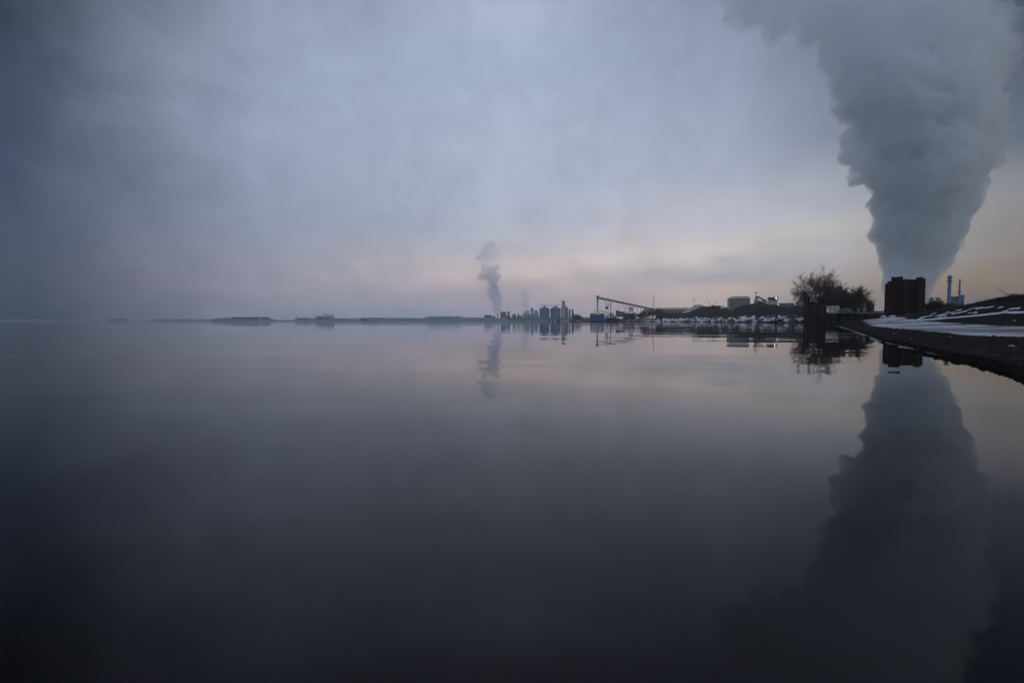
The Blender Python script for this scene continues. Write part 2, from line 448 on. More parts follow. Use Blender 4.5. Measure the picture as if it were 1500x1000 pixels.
def snow_sheet_mat():
    m = mat('snow_sheet', (.44, .45, .50), (.58, .59, .63), 1.2, .75, .015, bscale=6)
    t = m.node_tree; b = t.nodes['Principled BSDF']
    src = b.inputs['Base Color'].links[0].from_socket
    g = t.nodes.new('ShaderNodeNewGeometry'); mp = t.nodes.new('ShaderNodeMapping'); mp.inputs['Scale'].default_value = (.07, .22, 1)
    t.links.new(g.outputs['Position'], mp.inputs['Vector'])
    n = t.nodes.new('ShaderNodeTexNoise'); n.inputs['Scale'].default_value = 1.0; n.inputs['Detail'].default_value = 7; n.inputs['Roughness'].default_value = .6
    t.links.new(mp.outputs['Vector'], n.inputs['Vector'])
    r = t.nodes.new('ShaderNodeValToRGB'); r.color_ramp.elements[0].position = .45; r.color_ramp.elements[1].position = .56
    t.links.new(n.outputs['Fac'], r.inputs['Fac'])
    x = t.nodes.new('ShaderNodeMix'); x.data_type = 'RGBA'
    t.links.new(r.outputs['Color'], x.inputs[0]); t.links.new(src, x.inputs[6]); x.inputs[7].default_value = (.11, .12, .14, 1)
    t.links.new(x.outputs[2], b.inputs['Base Color'])
    return m
POOLPX = [(1268, 475.3), (1285, 478.3), (1310, 481.2), (1345, 484), (1380, 487.3), (1410, 490.2), (1440, 492.8), (1470, 493.4), (1500, 492.6), (1560, 492), (1640, 490), (1640, 484), (1560, 481.4), (1500, 480), (1450, 478.8), (1400, 477.6), (1350, 476.3), (1310, 475.2)]
pool = [(P(px, HZ, q_).x, q_) for px, q_ in ((px, (EYE - .06) * F / (py - HZ)) for px, py in POOLPX)]
o = ragged(pool, .24, .5, .006, 1).build('snow_sheet', snow_sheet_mat())
tag(o, 'long pale sheet of snow and ice lying along the dark gravel beach', 'snow sheet')

def drape(pts, wid, lift, m, name, label, cat, seed, thick=.02, group=None):
    """a ragged snow streak laid along pixel points on the bank"""
    P3 = [hit(*p) for p in pts]; P3 = [p for p in P3 if p is not None]
    m_ = MB(); rows = []
    dense = []
    for a, b in zip(P3, P3[1:]):
        k = max(2, int((b - a).length / .25))
        dense += [a.lerp(b, i / k) for i in range(k)]
    dense.append(P3[-1]); L = len(dense)
    for i, p in enumerate(dense):
        tt = i / max(1, L - 1)
        ww = wid * (.35 + .9 * abs(N.noise(Vector((p.x * .8, p.y * .8, seed)))) + .5 * N.noise(Vector((p.x * 3, p.y * 3, seed)))) * min(1, 6 * tt + .15, 6 * (1 - tt) + .15)
        ww *= sstep(-.35, .1, N.noise(Vector((p.x * 1.1, p.y * 1.1, seed + 30)))) if name == 'snow_streak' and len(pts) < 5 else 1
        ww = max(.012, ww)
        q = dense[min(L - 1, i + 1)] - dense[max(0, i - 1)]; q.z = 0; q.normalize(); nrm = Vector((-q.y, q.x, 0))
        row = []
        for s_ in (-1, -.5, 0, .5, 1):
            x, y = p.x + nrm.x * ww * s_, p.y + nrm.y * ww * s_
            row.append(len(m_.v)); m_.v.append((x, y, beach_z(x, y) + lift * (1 - s_ * s_) + .004))
        rows.append(row)
    for a, b in zip(rows, rows[1:]):
        for k in range(4): m_.f.append((a[k], a[k + 1], b[k + 1], b[k])); m_.mi.append(0)
    return tag(m_.build(name, m, smooth=True), label, cat, group)
drape([(1342, 470), (1362, 468.6), (1400, 465.5), (1440, 461.5), (1470, 458.5), (1520, 457)], .55, .10, M['snow'], 'snow_streak',
      'longest unbroken snow streak running along the foot of the right bank', 'snow streak', 3)
drape([(1344, 468.5), (1352, 464.5), (1366, 462.5)], .30, .06, M['snow'], 'snow_streak', 'short snow streak lowest and nearest the big rusty sheet piling', 'snow streak', 4)
drape([(1372, 463), (1386, 459.5), (1398, 457.5)], .5, .06, M['snow'], 'snow_streak', 'broad snow streak on the bank below the blue boiler house', 'snow streak', 5)
drape([(1394, 461), (1412, 456.5), (1424, 452.5)], .45, .06, M['snow'], 'snow_streak', 'diagonal snow streak climbing the middle of the bank', 'snow streak', 6)
drape([(1428, 453), (1444, 451), (1456, 449.2)], .35, .06, M['snow'], 'snow_streak', 'upper snow streak on the bank below the dead branch', 'snow streak', 7)
drape([(1476, 452.6), (1484, 451.8), (1494, 450.5)], .22, .05, M['snow'], 'snow_streak', 'small faint snow streak high on the bank at the right edge of the photo', 'snow streak', 8)

random.seed(77)
for k in range(22):
    px = random.uniform(1362, 1490); py = table([(1360, 466), (1400, 460), (1450, 454), (1500, 451)], px) + random.uniform(-5, 4)
    ln = random.uniform(3, 9)
    drape([(px, py), (px + ln * .5, py - ln * .2), (px + ln, py - ln * .33)], random.uniform(.12, .3), .04, M['snow'], 'snow_fleck', 'small snow fleck on the dark slope of the right bank', 'snow fleck', 40 + k, group='small snow flecks on the bank')
# thin ice rim along the waterline
m_ = MB(); rows = []; line = []
for a, b in zip(SHORE[6:15], SHORE[7:16]):
    k = max(2, int(math.dist(a, b) / .15))
    line += [(lerp(a[0], b[0], i / k), lerp(a[1], b[1], i / k)) for i in range(k)]
for i, p in enumerate(line):
    wd = (.004 + .10 * max(0, N.noise(Vector((p[0] * .9, p[1] * .9, 0))) + .22)) * sstep(0, 25, i) * (1 + p[1] / 14)
    jx = .05 * N.noise(Vector((p[0] * 1.3, p[1] * 1.3, 3)))
    a_ = len(m_.v)
    for s_ in (-1, 1): m_.v.append((p[0] + .82 * (s_ * wd + jx) - .02, p[1] - .57 * (s_ * wd + jx), .005))
    if i: m_.f.append((a_ - 2, a_ - 1, a_ + 1, a_)); m_.mi.append(0)
tag(m_.build('ice_rim', M['ice']), 'thin pale rim of ice along the waterline of the beach', 'ice rim')

# pebbles and grass: nobody could count them
def pebble(m_, p, r):
    o = len(m_.v); sx_, sy_, sz_ = r * random.uniform(.7, 1.4), r * random.uniform(.7, 1.4), r * random.uniform(.4, .8)
    a0 = random.random() * 6
    for k in range(5):
        t_ = a0 + k * 1.2566; q = random.uniform(.8, 1.15)
        m_.v.append((p[0] + sx_ * math.cos(t_) * q, p[1] + sy_ * math.sin(t_) * q, p[2]))
    m_.v.append((p[0], p[1], p[2] + sz_)); m_.v.append((p[0], p[1], p[2] - sz_))
    for k in range(5):
        m_.f.append((o + k, o + (k + 1) % 5, o + 5)); m_.f.append((o + (k + 1) % 5, o + k, o + 6)); m_.mi += [0, 0]
m_ = MB()
for _ in range(5200):
    r_ = 2.5 * (30 / 2.5) ** (random.random() ** .9); a_ = R(random.uniform(26, 62))
    x, y = r_ * math.sin(a_), r_ * math.cos(a_)
    if not inside((x, y), LAND): continue
    z = beach_z(x, y)
    if z > .03 and not inside((x, y), pool): pebble(m_, (x, y, z), random.choice([.008, .012, .016, .022, .035]) * (1 + r_ / 18))
tag(m_.build('pebbles', M['pebble']), 'scattered dark pebbles over the gravel beach', 'pebbles', kind='stuff')

m_ = MB()
def blade_tuft(x, y, n, hh, spread):
    z = beach_z(x, y)
    for _ in range(n):
        bx, by = x + random.gauss(0, spread), y + random.gauss(0, spread)
        t_ = random.random() * 6.3; ln = hh * random.uniform(.5, 1.2); le = ln * random.uniform(.1, .7)
        bz = beach_z(bx, by) - .03
        a = Vector((bx, by, bz)); b = a + Vector((math.cos(t_) * le, math.sin(t_) * le, ln))
        m_.bar(a, b, .012, .003, 3)
for _ in range(520):
    k = random.random() * (len(RIDGE) - 3) + 2; i = int(k); f_ = k - i
    x = lerp(RIDGE[i][0], RIDGE[i + 1][0], f_); y = lerp(RIDGE[i][1], RIDGE[i + 1][1], f_)
    off = random.gauss(-.5, 2.6)
    x -= off * .75; y += off * .6
    if y < 93: blade_tuft(x, y, random.randint(3, 9), random.uniform(.10, .38), .28)
tag(m_.build('dry_grass', M['grass']), 'short dry grass along the top of the bank', 'grass', kind='stuff')

# ------------------------------------------------------------------ bare trees and shrubs
def grow(trunk, twigs, p, d, ln, r, depth, maxd, spread, bend, up, rmin, nb=(2, 4)):
    segs = 3; q = p.copy(); dd = d.copy()
    tgt = trunk if depth < maxd - 1 else twigs
    pts = [q.copy()]
    for i in range(segs):
        dd = (dd + Vector((random.gauss(0, bend), random.gauss(0, bend), random.gauss(0, bend) + up))).normalized()
        q2 = q + dd * ln / segs
        ra, rb = lerp(r, r * .6, i / segs), lerp(r, r * .6, (i + 1) / segs)
        tgt.bar(q, q2, max(ra, rmin), max(rb, rmin), 5 if depth < 2 else 3)
        q = q2; pts.append(q.copy())
    if depth >= maxd: return
    for k in range(random.randint(*nb)):
        tt = random.uniform(.35, 1.0) if k else 1.0
        i = min(segs - 1, int(tt * segs)); base = pts[i].lerp(pts[i + 1], tt * segs - i) if tt < 1 else pts[-1]
        nd_ = (dd + Vector((random.gauss(0, spread), random.gauss(0, spread), random.gauss(0, spread * .6)))).normalized()
        grow(trunk, twigs, base, nd_, ln * random.uniform(.58, .85), r * .58, depth + 1, maxd, spread, bend, up, rmin, nb)

def bare_plant(name, label, cat, base, stems, ln, r, maxd, spread=.5, bend=.12, up=.04, lean=(0, 0), fan=.55, rmin=.012, m1='bark', m2='twig', nb=(2, 4), basew=.6, group=None):
    th = thing(name, label, cat, base, group); tk, tw = MB(), MB()
    for k in range(stems):
        a = 2 * math.pi * k / stems + random.uniform(-.5, .5)
        d = Vector((math.cos(a) * fan * random.uniform(.3, 1.2) + lean[0], math.sin(a) * fan * random.uniform(.3, 1.2) + lean[1], 1)).normalized()
        p = Vector(base) + Vector((math.cos(a) * basew * random.random(), math.sin(a) * basew * random.random(), -.1))
        tk.bar(Vector(base) + Vector((0, 0, -.12)), p, r * .9, r * .8, 5)      # stems meet in one rootstock
        grow(tk, tw, p, d, ln * random.uniform(.8, 1.15), r * random.uniform(.7, 1.2), 0, maxd, spread, bend, up, rmin, nb)
    tk.build('trunk', M[m1], th); tw.build('crown', M[m2], th)
    return th
YT = 2.1                              # yard level behind the bulkhead
D = 112
random.seed(11)
bare_plant('bare_tree', 'tallest bare tree, open and leaning left, behind the rusty sheet-pile wall', 'tree', (X(1202, D), D, YT), 6, 3.75, .14, 5, .52, .13, .02, (-.30, 0), .55, .015, nb=(3, 4))
D = 114
bare_plant('bare_tree', 'thick bare tree in the middle of the clump, right of the tallest tree', 'tree', (X(1223, D), D, YT), 8, 3.0, .12, 5, .44, .12, .04, (.02, 0), .45, .015, nb=(3, 4), basew=1.2)
D = 110
bare_plant('bare_shrub', 'dense rounded dark shrub above the white rail fence', 'shrub', (X(1229, D), D, YT), 15, 2.5, .09, 4, .5, .14, .03, (0, 0), .75, .022, nb=(3, 5), basew=2.6)
bare_plant('bare_shrub', 'dense dark shrub with a round top, at the right of the tree clump', 'shrub', (X(1241, D + 2), D + 2, YT), 15, 2.6, .09, 4, .5, .14, .03, (.1, 0), .75, .022, nb=(3, 5), basew=2.4)
bare_plant('bare_shrub', 'low thin shrub between the tree clump and the dark utility cabinet', 'shrub', (X(1263, D), D, YT), 9, .72, .035, 4, .45, .14, .05, (.05, 0), .6, .014, nb=(2, 4), basew=1.8)
D = 99
bare_plant('frosted_shrub', 'pale frosted shrub beside the white rail fence', 'shrub', (X(1236, D), D, YT), 14, .62, .03, 3, .7, .15, 0, (0, 0), 1.0, .022, 'twig_pale', 'twig_pale', (3, 4), .9)
bare_plant('bare_shrub', 'bushy dark shrub filling the middle of the clump behind the low dock wall', 'shrub', (X(1251, 111), 111, YT), 15, 1.75, .07, 4, .5, .14, .03, (0, 0), .8, .022, nb=(3, 5), basew=2.4)
# dark red-brown shrubs behind the right end of the block
D = 80
bare_plant('bare_shrub', 'dark reddish shrub leaning on the right side of the big rusty block', 'shrub', (X(1352, D), D, 1.5), 16, 1.3, .05, 4, .5, .14, .02, (.1, 0), .7, .016, 'twig_red', 'twig_red', (3, 4), 1.5)
bare_plant('bare_shrub', 'low dark shrub between the big rusty block and the blue shed', 'shrub', (X(1366, D), D, 1.5), 14, .75, .04, 4, .5, .14, .02, (.1, 0), .8, .014, 'twig_red', 'twig_red', (3, 4), 1.4)
bare_plant('bare_shrub', 'spiky reddish shrub in front of the blue boiler house', 'shrub', (X(1381, D), D, 1.6), 12, .95, .04, 4, .45, .14, .04, (0, 0), .6, .014, 'twig_red', 'twig_red', (3, 4), 1.2)
q = hit(1464, 440) or Vector((38, 36, 2.2))
bare_plant('bare_shrub', 'small round dark shrub standing alone on the bank crest', 'shrub', q, 16, .17, .012, 3, .6, .15, 0, (0, 0), .8, .007, 'twig_red', 'twig_red', (3, 4), .14)
q = hit(1496, 436) or Vector((34, 31, 2.2))
bare_plant('bare_shrub', 'tangled dark shrub on the bank crest at the right edge of the photo', 'shrub', q, 22, .30, .014, 3, .7, .16, 0, (-.2, 0), 1.1, .007, 'twig_red', 'twig_red', (3, 4), .75)
# dead branch sticking out of the crest
q = hit(1481, 439) or Vector((36, 34, 2.2)); dq = q.y
tk, tw = MB(), MB(); th = thing('dead_branch', 'bare dead branch slanting up to the left from the bank crest', 'branch', q)
pts = [q, P(1478, 433.5, dq), P(1470, 428.5, dq), P(1463, 424, dq), P(1459, 418.5, dq)]
for i, (a, b) in enumerate(zip(pts, pts[1:])): tk.bar(a, b, .03 - .006 * i, .024 - .006 * i, 5)
for a, b in ((pts[1], P(1466, 433.8, dq)), (pts[2], P(1465.5, 421, dq)), (pts[2], P(1476, 425, dq)), (pts[3], P(1456, 421, dq))): tw.bar(a, b, .012, .004, 4)
tk.build('limb', M['bark'], th); tw.build('twigs', M['twig'], th)

# ------------------------------------------------------------------ stones and snow lumps on the beach
def blob(r, seed, flat=.6, sub=2, rough=.35):
    bm = bmesh.new(); bmesh.ops.create_icosphere(bm, subdivisions=sub, radius=1)
    for v in bm.verts:
        k = 1 + rough * N.fractal(v.co * 1.3 + Vector((seed, seed * 2, 0)), 1.0, 2.0, 3)
        v.co = Vector((v.co.x * k, v.co.y * k, v.co.z * k * flat)) * r
    return bm
def blob_obj(name, bm, m, parent=None, smooth=False):
    me = bpy.data.meshes.new(name); bm.to_mesh(me); bm.free(); me.materials.append(m)
    if smooth: me.polygons.foreach_set('use_smooth', [True] * len(me.polygons))
    o = bpy.data.objects.new(name, me); COL.objects.link(o)
    if parent: o.parent = parent
    return o
lumps = [(1219 + 93, 486, 3.2, 'largest white snow lump on the near beach, below the snow sheet'), (1308.5, 488.5, 2.6, 'white snow lump just left of the biggest one on the near beach'),
         (1335, 496, 2.0, 'small snow lump on the gravel above the dark reflection of the rusty block'),
         (1392, 493, 2.6, 'snow lump just below the lower edge of the snow sheet'), (1482, 507, 6.0, 'flat snow patch lying alone on the near gravel at the right edge'),
         (1270, 481, 2.2, 'tiny snow lump near the tip of the beach'), (1301, 480.5, 2.0, 'snow crumb close under the left end of the snow sheet'),
         (1486, 469.5, 3.0, 'pale snow lump on the gravel slope above the snow sheet at the right'), (1418, 474, 1.6, 'small pale stone above the middle of the snow sheet'),
         (1447, 475, 1.5, 'small pale stone above the right part of the snow sheet'), (1474, 476.5, 1.6, 'rightmost small pale stone above the snow sheet'),
         (1401, 473.3, 1.4, 'leftmost small pale stone above the snow sheet'), (1356, 505, 1.6, 'tiny snow crumb close to the waterline')]
for i, (px, py, wpx, lab) in enumerate(lumps):
    q = hit(px, py)
    if q is None: continue
    o = blob_obj('snow_lump', blob(W(wpx, q.y) * .5, 3.3 * i + 1, .4, 2), M['snow'], smooth=True)
    o.location = q + Vector((0, 0, W(wpx, q.y) * .08)); tag(o, lab, 'snow lump', 'snow lumps on the beach')
# frozen heaps at the foot of the block
for px, py, wpx, hgt, lab in ((1294, 471.5, 9, .9, 'grey snowy mound at the left foot of the big rusty block'), (1306, 472.5, 11, .5, 'low snowy mound against the foot of the big rusty block'),
                         (1333, 471.5, 12, .55, 'brownish snowy mound at the right foot of the big rusty block')):
    Dm = 66 if px < 1320 else 62
    c = Vector((X(px, Dm), Dm, 0)); c.z = beach_z(c.x, c.y)
    o = blob_obj('snow_mound', blob(W(wpx, Dm) * .5, px, hgt, 3, .4), M['snow_dirty'] if px < 1320 else M['ground'], smooth=True); o.location = c
    tag(o, lab, 'mound', 'mounds at the foot of the rusty block')

# ------------------------------------------------------------------ sheet piling
def sheet(m_, a, b, z0, z1, flip, dep=.42):
    """one folded sheet pile between two plan points: outer pan, flanks, a real steel thickness"""
    a, b = Vector(a), Vector(b); t_ = (b - a); ln = t_.length; t_ = t_ / ln; n_ = Vector((t_.y, -t_.x, 0))
    k = dep if flip else -dep; k2 = 0.0
    plan = [(0, k2), (.10, k2), (.24, k), (.76, k), (.90, k2), (1, k2)]
    th = .05; vs = []
    for off in (0, th):
        for zz in (z0, z1):
            for u, o in plan: 
                q = a + t_ * (u * ln) + n_ * (o - off); vs.append((q.x, q.y, zz))
    n = len(plan); fs = []
    for i in range(n - 1):
        fs += [(i, i + 1, n + i + 1, n + i), (2 * n + i, 3 * n + i, 3 * n + i + 1, 2 * n + i + 1), (n + i, n + i + 1, 3 * n + i + 1, 3 * n + i), (i, 2 * n + i, 2 * n + i + 1, i + 1)]
    fs += [(0, n, 3 * n, 2 * n), (n - 1, 3 * n - 1, 4 * n - 1, 2 * n - 1)]
    m_.add(vs, fs)
D = 75
x0, x1 = X(1297, D), X(1350, D)
th = thing('sheet_pile_block', 'big dark red rusty sheet-pile block standing on the beach', 'sheet piling', ((x0 + x1) / 2, D, .05))
tops = [(1297, 1303, 411), (1303, 1320.5, 404.5), (1320.5, 1329, 409), (1329, 1339.5, 409.5), (1339.5, 1350, 407)]
for i, (p0, p1, py) in enumerate(tops):
    m_ = MB(); sheet(m_, (X(p0, D), D, 0), (X(p1, D), D, 0), -.4, Z(py, D), i % 2 == 0)
    m_.build('sheet', M['rust'], th)
yb = D + 5.2
for i in range(3):    # flanks and back
    m_ = MB(); ya, yc = D + .02 + i * 1.72, D + .02 + (i + 1) * 1.72
    sheet(m_, (x0, yc, 0), (x0, ya, 0), -.4, Z(412 + i, D), i % 2); m_.build('sheet', M['rust'], th)
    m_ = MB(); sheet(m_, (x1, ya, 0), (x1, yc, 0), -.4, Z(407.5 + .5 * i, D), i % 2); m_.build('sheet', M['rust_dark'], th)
for i in range(4):
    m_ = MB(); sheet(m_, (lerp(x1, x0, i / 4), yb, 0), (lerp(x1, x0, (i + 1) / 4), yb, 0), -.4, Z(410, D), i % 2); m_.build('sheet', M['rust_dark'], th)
m_ = MB(); m_.box(x0 + .5, x1 - .5, D + .55, yb - .5, -.3, Z(416, D)); m_.build('fill', M['earth_dark'], th); face(th)

D = 97
th = thing('mooring_post', 'tall dark steel post at the left end of the sheet-pile wall', 'post', (X(1178.7, D), D, 0))
m_ = MB(); c = P(1178.7, HZ, D); m_.lathe((c.x, c.y, 0), [(.28, -1.5), (.28, Z(428.5, D)), (.33, Z(428.5, D) + .002), (.33, Z(427.6, D))], 14); m_.build('shaft', M['steel_black'], th)
th = thing('sheet_pile_wall', 'rusty sheet-pile wall stepping down from the tall dark post', 'sheet piling', (X(1195, D), D, 0))
ws = [(1180.8, 1186.2, 434), (1186.2, 1193, 441.5), (1193, 1199.5, 443), (1199.5, 1205, 445), (1205, 1210, 447)]
for i, (p0, p1, py) in enumerate(ws):
    m_ = MB(); d0, d1 = D + (p0 - 1181) * .1, D + (p1 - 1181) * .1
    sheet(m_, (X(p0, d0), d0, 0), (X(p1, d1), d1, 0), -1.5, Z(py, D), i % 2, .3)
    o = m_.build('sheet', M['steel_black'] if i == 0 else M['rust'], th)
    if i == 0: o['label'] = 'narrow black sheet taller than the rusty ones'
A, B = Vector((X(1210, 100), 100, 0)), Vector((X(1318, 95.5), 95.5, 0))
th = thing('bulkhead_wall', 'low dark dock wall running behind the beach to the rusty block', 'dock wall', A)
m_ = MB(); nS = 16; zt_ = Z(459.3, 98)
for i in range(nS): sheet(m_, A.lerp(B, i / nS), A.lerp(B, (i + 1) / nS), -1.5, zt_, i % 2, .28)
m_.build('facing', M['bulkhead'], th)
m_ = MB(); n_ = Vector((0, 1, 0))
cap = [(A.x - .1, A.y - .35), (B.x, B.y - .35), (B.x, B.y + .9), (A.x - .1, A.y + .9)]
m_.add([(x, y, zt_ + .004) for x, y in cap] + [(x, y, zt_ + .28) for x, y in cap], [(3, 2, 1, 0), (4, 5, 6, 7), (0, 1, 5, 4), (1, 2, 6, 5), (2, 3, 7, 6), (3, 0, 4, 7)])
m_.build('cap', M['concrete'], th)
# white rail fence
D = 101.5
th = thing('rail_fence', 'short white fence of flat rails in front of the dense shrub', 'fence', (X(1219, D), D, zt_))
fx0, fx1 = X(1210.5, D), X(1228.5, D); zf0, zf1 = zt_ - .1, Z(448, D)
for i in range(3):
    x = lerp(fx0, fx1, i / 2); m_ = MB(); m_.box(x - .05, x + .05, D, D + .1, zf0, zf1 + .06); m_.build('post', M['pale_clad'], th)
for k in range(4):
    z = lerp(zf1 - .12, zt_ + .36, k / 3.3); m_ = MB(); m_.box(fx0 - .05, fx1 + .05, D - .06, D - .003, z - .11, z + .05); m_.build('rail', M['white'], th)
# utility cabinet and small grey box behind the wall
D = 108
th = thing('utility_cabinet', 'dark utility cabinet with a flat lid left of the big rusty block', 'cabinet', (X(1277, D), D, YT))
m_ = MB(); m_.box(X(1274.2, D), X(1279.8, D), D, D + 1, YT - .1, Z(446, D)); m_.build('housing', M['dark_clad'], th)
m_ = MB(); m_.box(X(1273.6, D), X(1280.4, D), D - .1, D + 1.1, Z(446, D) + .002, Z(444.6, D)); m_.build('lid', M['dark_clad'], th)
th = thing('grey_cabinet', 'pale grey cabinet half hidden in the thin shrub', 'cabinet', (X(1260, D), D - 1, YT))
m_ = MB(); m_.box(X(1257.6, D), X(1262.6, D), D - 1.2, D - .3, YT - .1, Z(444.5, D)); m_.build('housing', M['concrete'], th)
m_ = MB(); m_.box(X(1257.3, D), X(1262.9, D), D - 1.3, D - .2, Z(444.5, D) + .002, Z(443.8, D)); m_.build('lid', M['pale_clad'], th)

# ------------------------------------------------------------------ yard ground with its riprap shore
YS = [(1186, 100), (1176, 112), (1130, 142), (1080, 182), (1030, 238), (985, 292), (945, 338), (905, 368), (868, 392), (846, 470), (838, 560)]
YZ = [2.1, 2.6, 3.3, 3.3, 3.0, 2.6, 2.0, 2.0, 2.4, 3.0, 3.0]
pts = []
for i, (px, d) in enumerate(YS): pts.append((X(px, d), d, YZ[i]))
dense = []
for a, b in zip(pts, pts[1:]):
    for k in range(8): dense.append(tuple(lerp(a[j], b[j], k / 8) for j in range(3)))
dense.append(pts[-1])
mb = MB(); rows = []
offs = [(-2, -.5), (0, 0.0), (1.5, .35), (3.2, .7), (5, 1.0), (9, 1.04), (40, 1.1), (180, 1.2), (620, 1.3)]
for i, p in enumerate(dense):
    a, b = dense[max(0, i - 1)], dense[min(len(dense) - 1, i + 1)]
    t_ = Vector((b[0] - a[0], b[1] - a[1], 0)).normalized(); nrm = Vector((t_.y, -t_.x, 0))
    nrm = (nrm + Vector((.8, 0, 0))).normalized()
    row = []
    for o_, f_ in offs:
        jx = .5 * N.noise(Vector((p[0] * .3, p[1] * .3, o_))) if o_ < 20 else 0
        row.append(len(mb.v)); mb.v.append((p[0] + nrm.x * (o_ + jx), p[1] + nrm.y * (o_ + jx), (p[2] * f_ if f_ > 0 else f_) + (.25 * jx if o_ > 1 else 0)))
    rows.append(row)
for a, b in zip(rows, rows[1:]):
    for k in range(len(offs) - 1): mb.f.append((a[k], a[k + 1], b[k + 1], b[k])); mb.mi.append(0)
# near corner behind the bulkhead
mb.add([(X(1186, 100), 97.9, 2.096), (X(1210, 100), 100.1, 2.096), (X(1318, 95.6), 95.6, 2.096), (300, 94.8, 2.096), (720, 94.8, 2.3), (720, 110, 2.3), (X(1176, 112) + 2, 112, 2.096)],
       [(0, 1, 6), (1, 2, 6), (2, 3, 6), (3, 4, 5), (3, 5, 6)])
tag(mb.build('yard_ground', M['ground']), kind='structure')
def yard_at(px):
    return table(sorted(YS), px)

# riprap boulders, each with its cap of snow
random.seed(5)
protos = []
for v in range(6):
    th = thing('boulder', 'snow-covered boulder in the riprap bank between the barges and the sheet-pile wall', 'boulder', (0, 0, -50), 'snowy boulders of the riprap bank')
    bm = blob(1.0, 7.7 * v + 2, .72, 2, .45)
    cap = bm.copy()
    cap.normal_update()
    bmesh.ops.delete(cap, geom=[f for f in cap.faces if f.normal.z < .05], context='FACES')
    cap.normal_update()
    ex = bmesh.ops.extrude_face_region(cap, geom=cap.faces[:])
    for e in ex['geom']:
        if isinstance(e, bmesh.types.BMVert): e.co += Vector((0, 0, .13)) + e.normal * .03
    bmesh.ops.recalc_face_normals(cap, faces=cap.faces)
    blob_obj('stone', bm, M['rock'], th); blob_obj('snow_cap', cap, M['snow_bright'], th, True)
    protos.append(th)
used = set(); cnt = 0
while cnt < 285:
    t_ = random.random() ** .75
    px = lerp(1182, 940, t_); d0 = yard_at(px); zt = table(sorted((a[0], z) for a, z in zip(YS, YZ)), px)
    rel = random.random() ** 1.1
    # inland normal is roughly +x
    x = X(px, d0) + rel * 4.6 + random.gauss(0, .2); y = d0 + random.gauss(0, 1.0)
    z = zt * min(1, rel * .98) * (.9 if px > 960 else .6)
    s = random.uniform(.45, 1.0) * (1 if px > 1100 else 1.15 if px > 1020 else 1.35) * (1.15 - .3 * rel)
    src = protos[cnt % 6]
    sc = (s * random.uniform(.8, 1.4), s * random.uniform(.8, 1.3), s * random.uniform(.7, 1.0))
    if cnt < 6:
        src.location = (x, y, z + .05); src.rotation_euler = (0, 0, random.random() * 6.3); src.scale = sc
    else: dup(src, (x, y, z + .05), random.random() * 6.3, sc)
    cnt += 1
# small rubble and snow between the boulders
m_ = MB(); m2 = MB()
for _ in range(1500):
    px = lerp(1184, 915, random.random() ** .8); d0 = yard_at(px); zt = table(sorted((a[0], z) for a, z in zip(YS, YZ)), px)
    rel = random.random(); p = (X(px, d0) + rel * 5, d0 + random.gauss(0, 1), zt * rel * .95 + .05)
    pebble(m_, p, random.uniform(.2, .5))
    if random.random() < .85 and rel > .10: pebble(m2, (p[0], p[1] - .1, p[2] + .12), random.uniform(.2, .5))
tag(m_.build('rubble', M['rock']), 'small rubble between the riprap boulders', 'rubble', kind='stuff')
tag(m2.build('rubble_snow', M['snow_bright']), 'snow lying on the rubble of the riprap bank', 'snow', kind='stuff')

# dark timber baulk slanting over the riprap
D = 128
th = thing('timber_beam', 'long dark timber slanting down over the snowy riprap', 'timber', P(1140, 470, D))
m_ = MB(); m_.bar(P(1128, 472.2, D), P(1150, 468.6, D), .38, .38, 6); m_.build('beam', M['wood'], th)
m_ = MB(); m_.bar(P(1141, 469.5, D), P(1162, 463.6, D), .26, .22, 6); m_.build('beam', M['wood'], th)

# ------------------------------------------------------------------ heaps in the yard
def heap(name, label, prof, back, depth, m, cat='mound', rough=.10, seed=0):
    """a heap along the bank: its crest follows (px, py) pairs, `back` metres behind the shore"""
    px0, px1 = prof[0][0], prof[-1][0]; nx, ny = 60, 15; m_ = MB()
    for i in range(nx):
        px = lerp(px0, px1, i / (nx - 1)); D = yard_at(px) + back + depth; zt = Z(table(prof, px), D)
        z0 = min(1.9, zt)
        for k in range(ny):
            v = lerp(-1, 1, k / (ny - 1)); y = D + v * depth; x = X(px, y)
            f_ = (1 - abs(v) ** 1.5)
            n_ = N.fractal(Vector((x * .22 + seed, y * .22, seed)), 1.0, 2.0, 4)
            z = z0 + max(0, zt - z0) * f_ * (1 + rough * n_ * (1 if abs(v) > .05 else .5))
            m_.v.append((x, y, z if 0 < k < ny - 1 else z0 - .8))
    for i in range(nx - 1):
        for k in range(ny - 1):
            m_.f.append((i * ny + k, (i + 1) * ny + k, (i + 1) * ny + k + 1, i * ny + k + 1)); m_.mi.append(0)
    o = m_.build(name, m, smooth=True)
    return tag(o, label, cat)
heap('earth_mound', 'dark brown earth mound below the grey gabled shed, left of it', [(966, 464), (975, 459), (985, 457.5), (1003, 458.5), (1010, 456.5), (1017, 453), (1026, 449), (1034, 448.6), (1045, 449.6), (1060, 451.6), (1075, 454), (1100, 458.5)], 8, 13, M['earth_dark'], seed=3)
heap('earth_mound', 'reddish brown earth mound in front of the grey gabled shed', [(1060, 459.5), (1070, 455.5), (1078, 450.5), (1086, 447), (1097, 445.2), (1106, 444.4), (1112, 443.5), (1122, 445), (1134, 446.5), (1146, 448.5), (1158, 452), (1172, 456)], 6, 10, M['earth'], seed=8)
heap('earth_mound', 'dark earth mound directly left of the tall mooring post', [(1136, 456.5), (1144, 453), (1152, 450), (1162, 447.8), (1170, 447), (1178, 448), (1186, 452)], 7, 6, M['earth_dark'], seed=14)
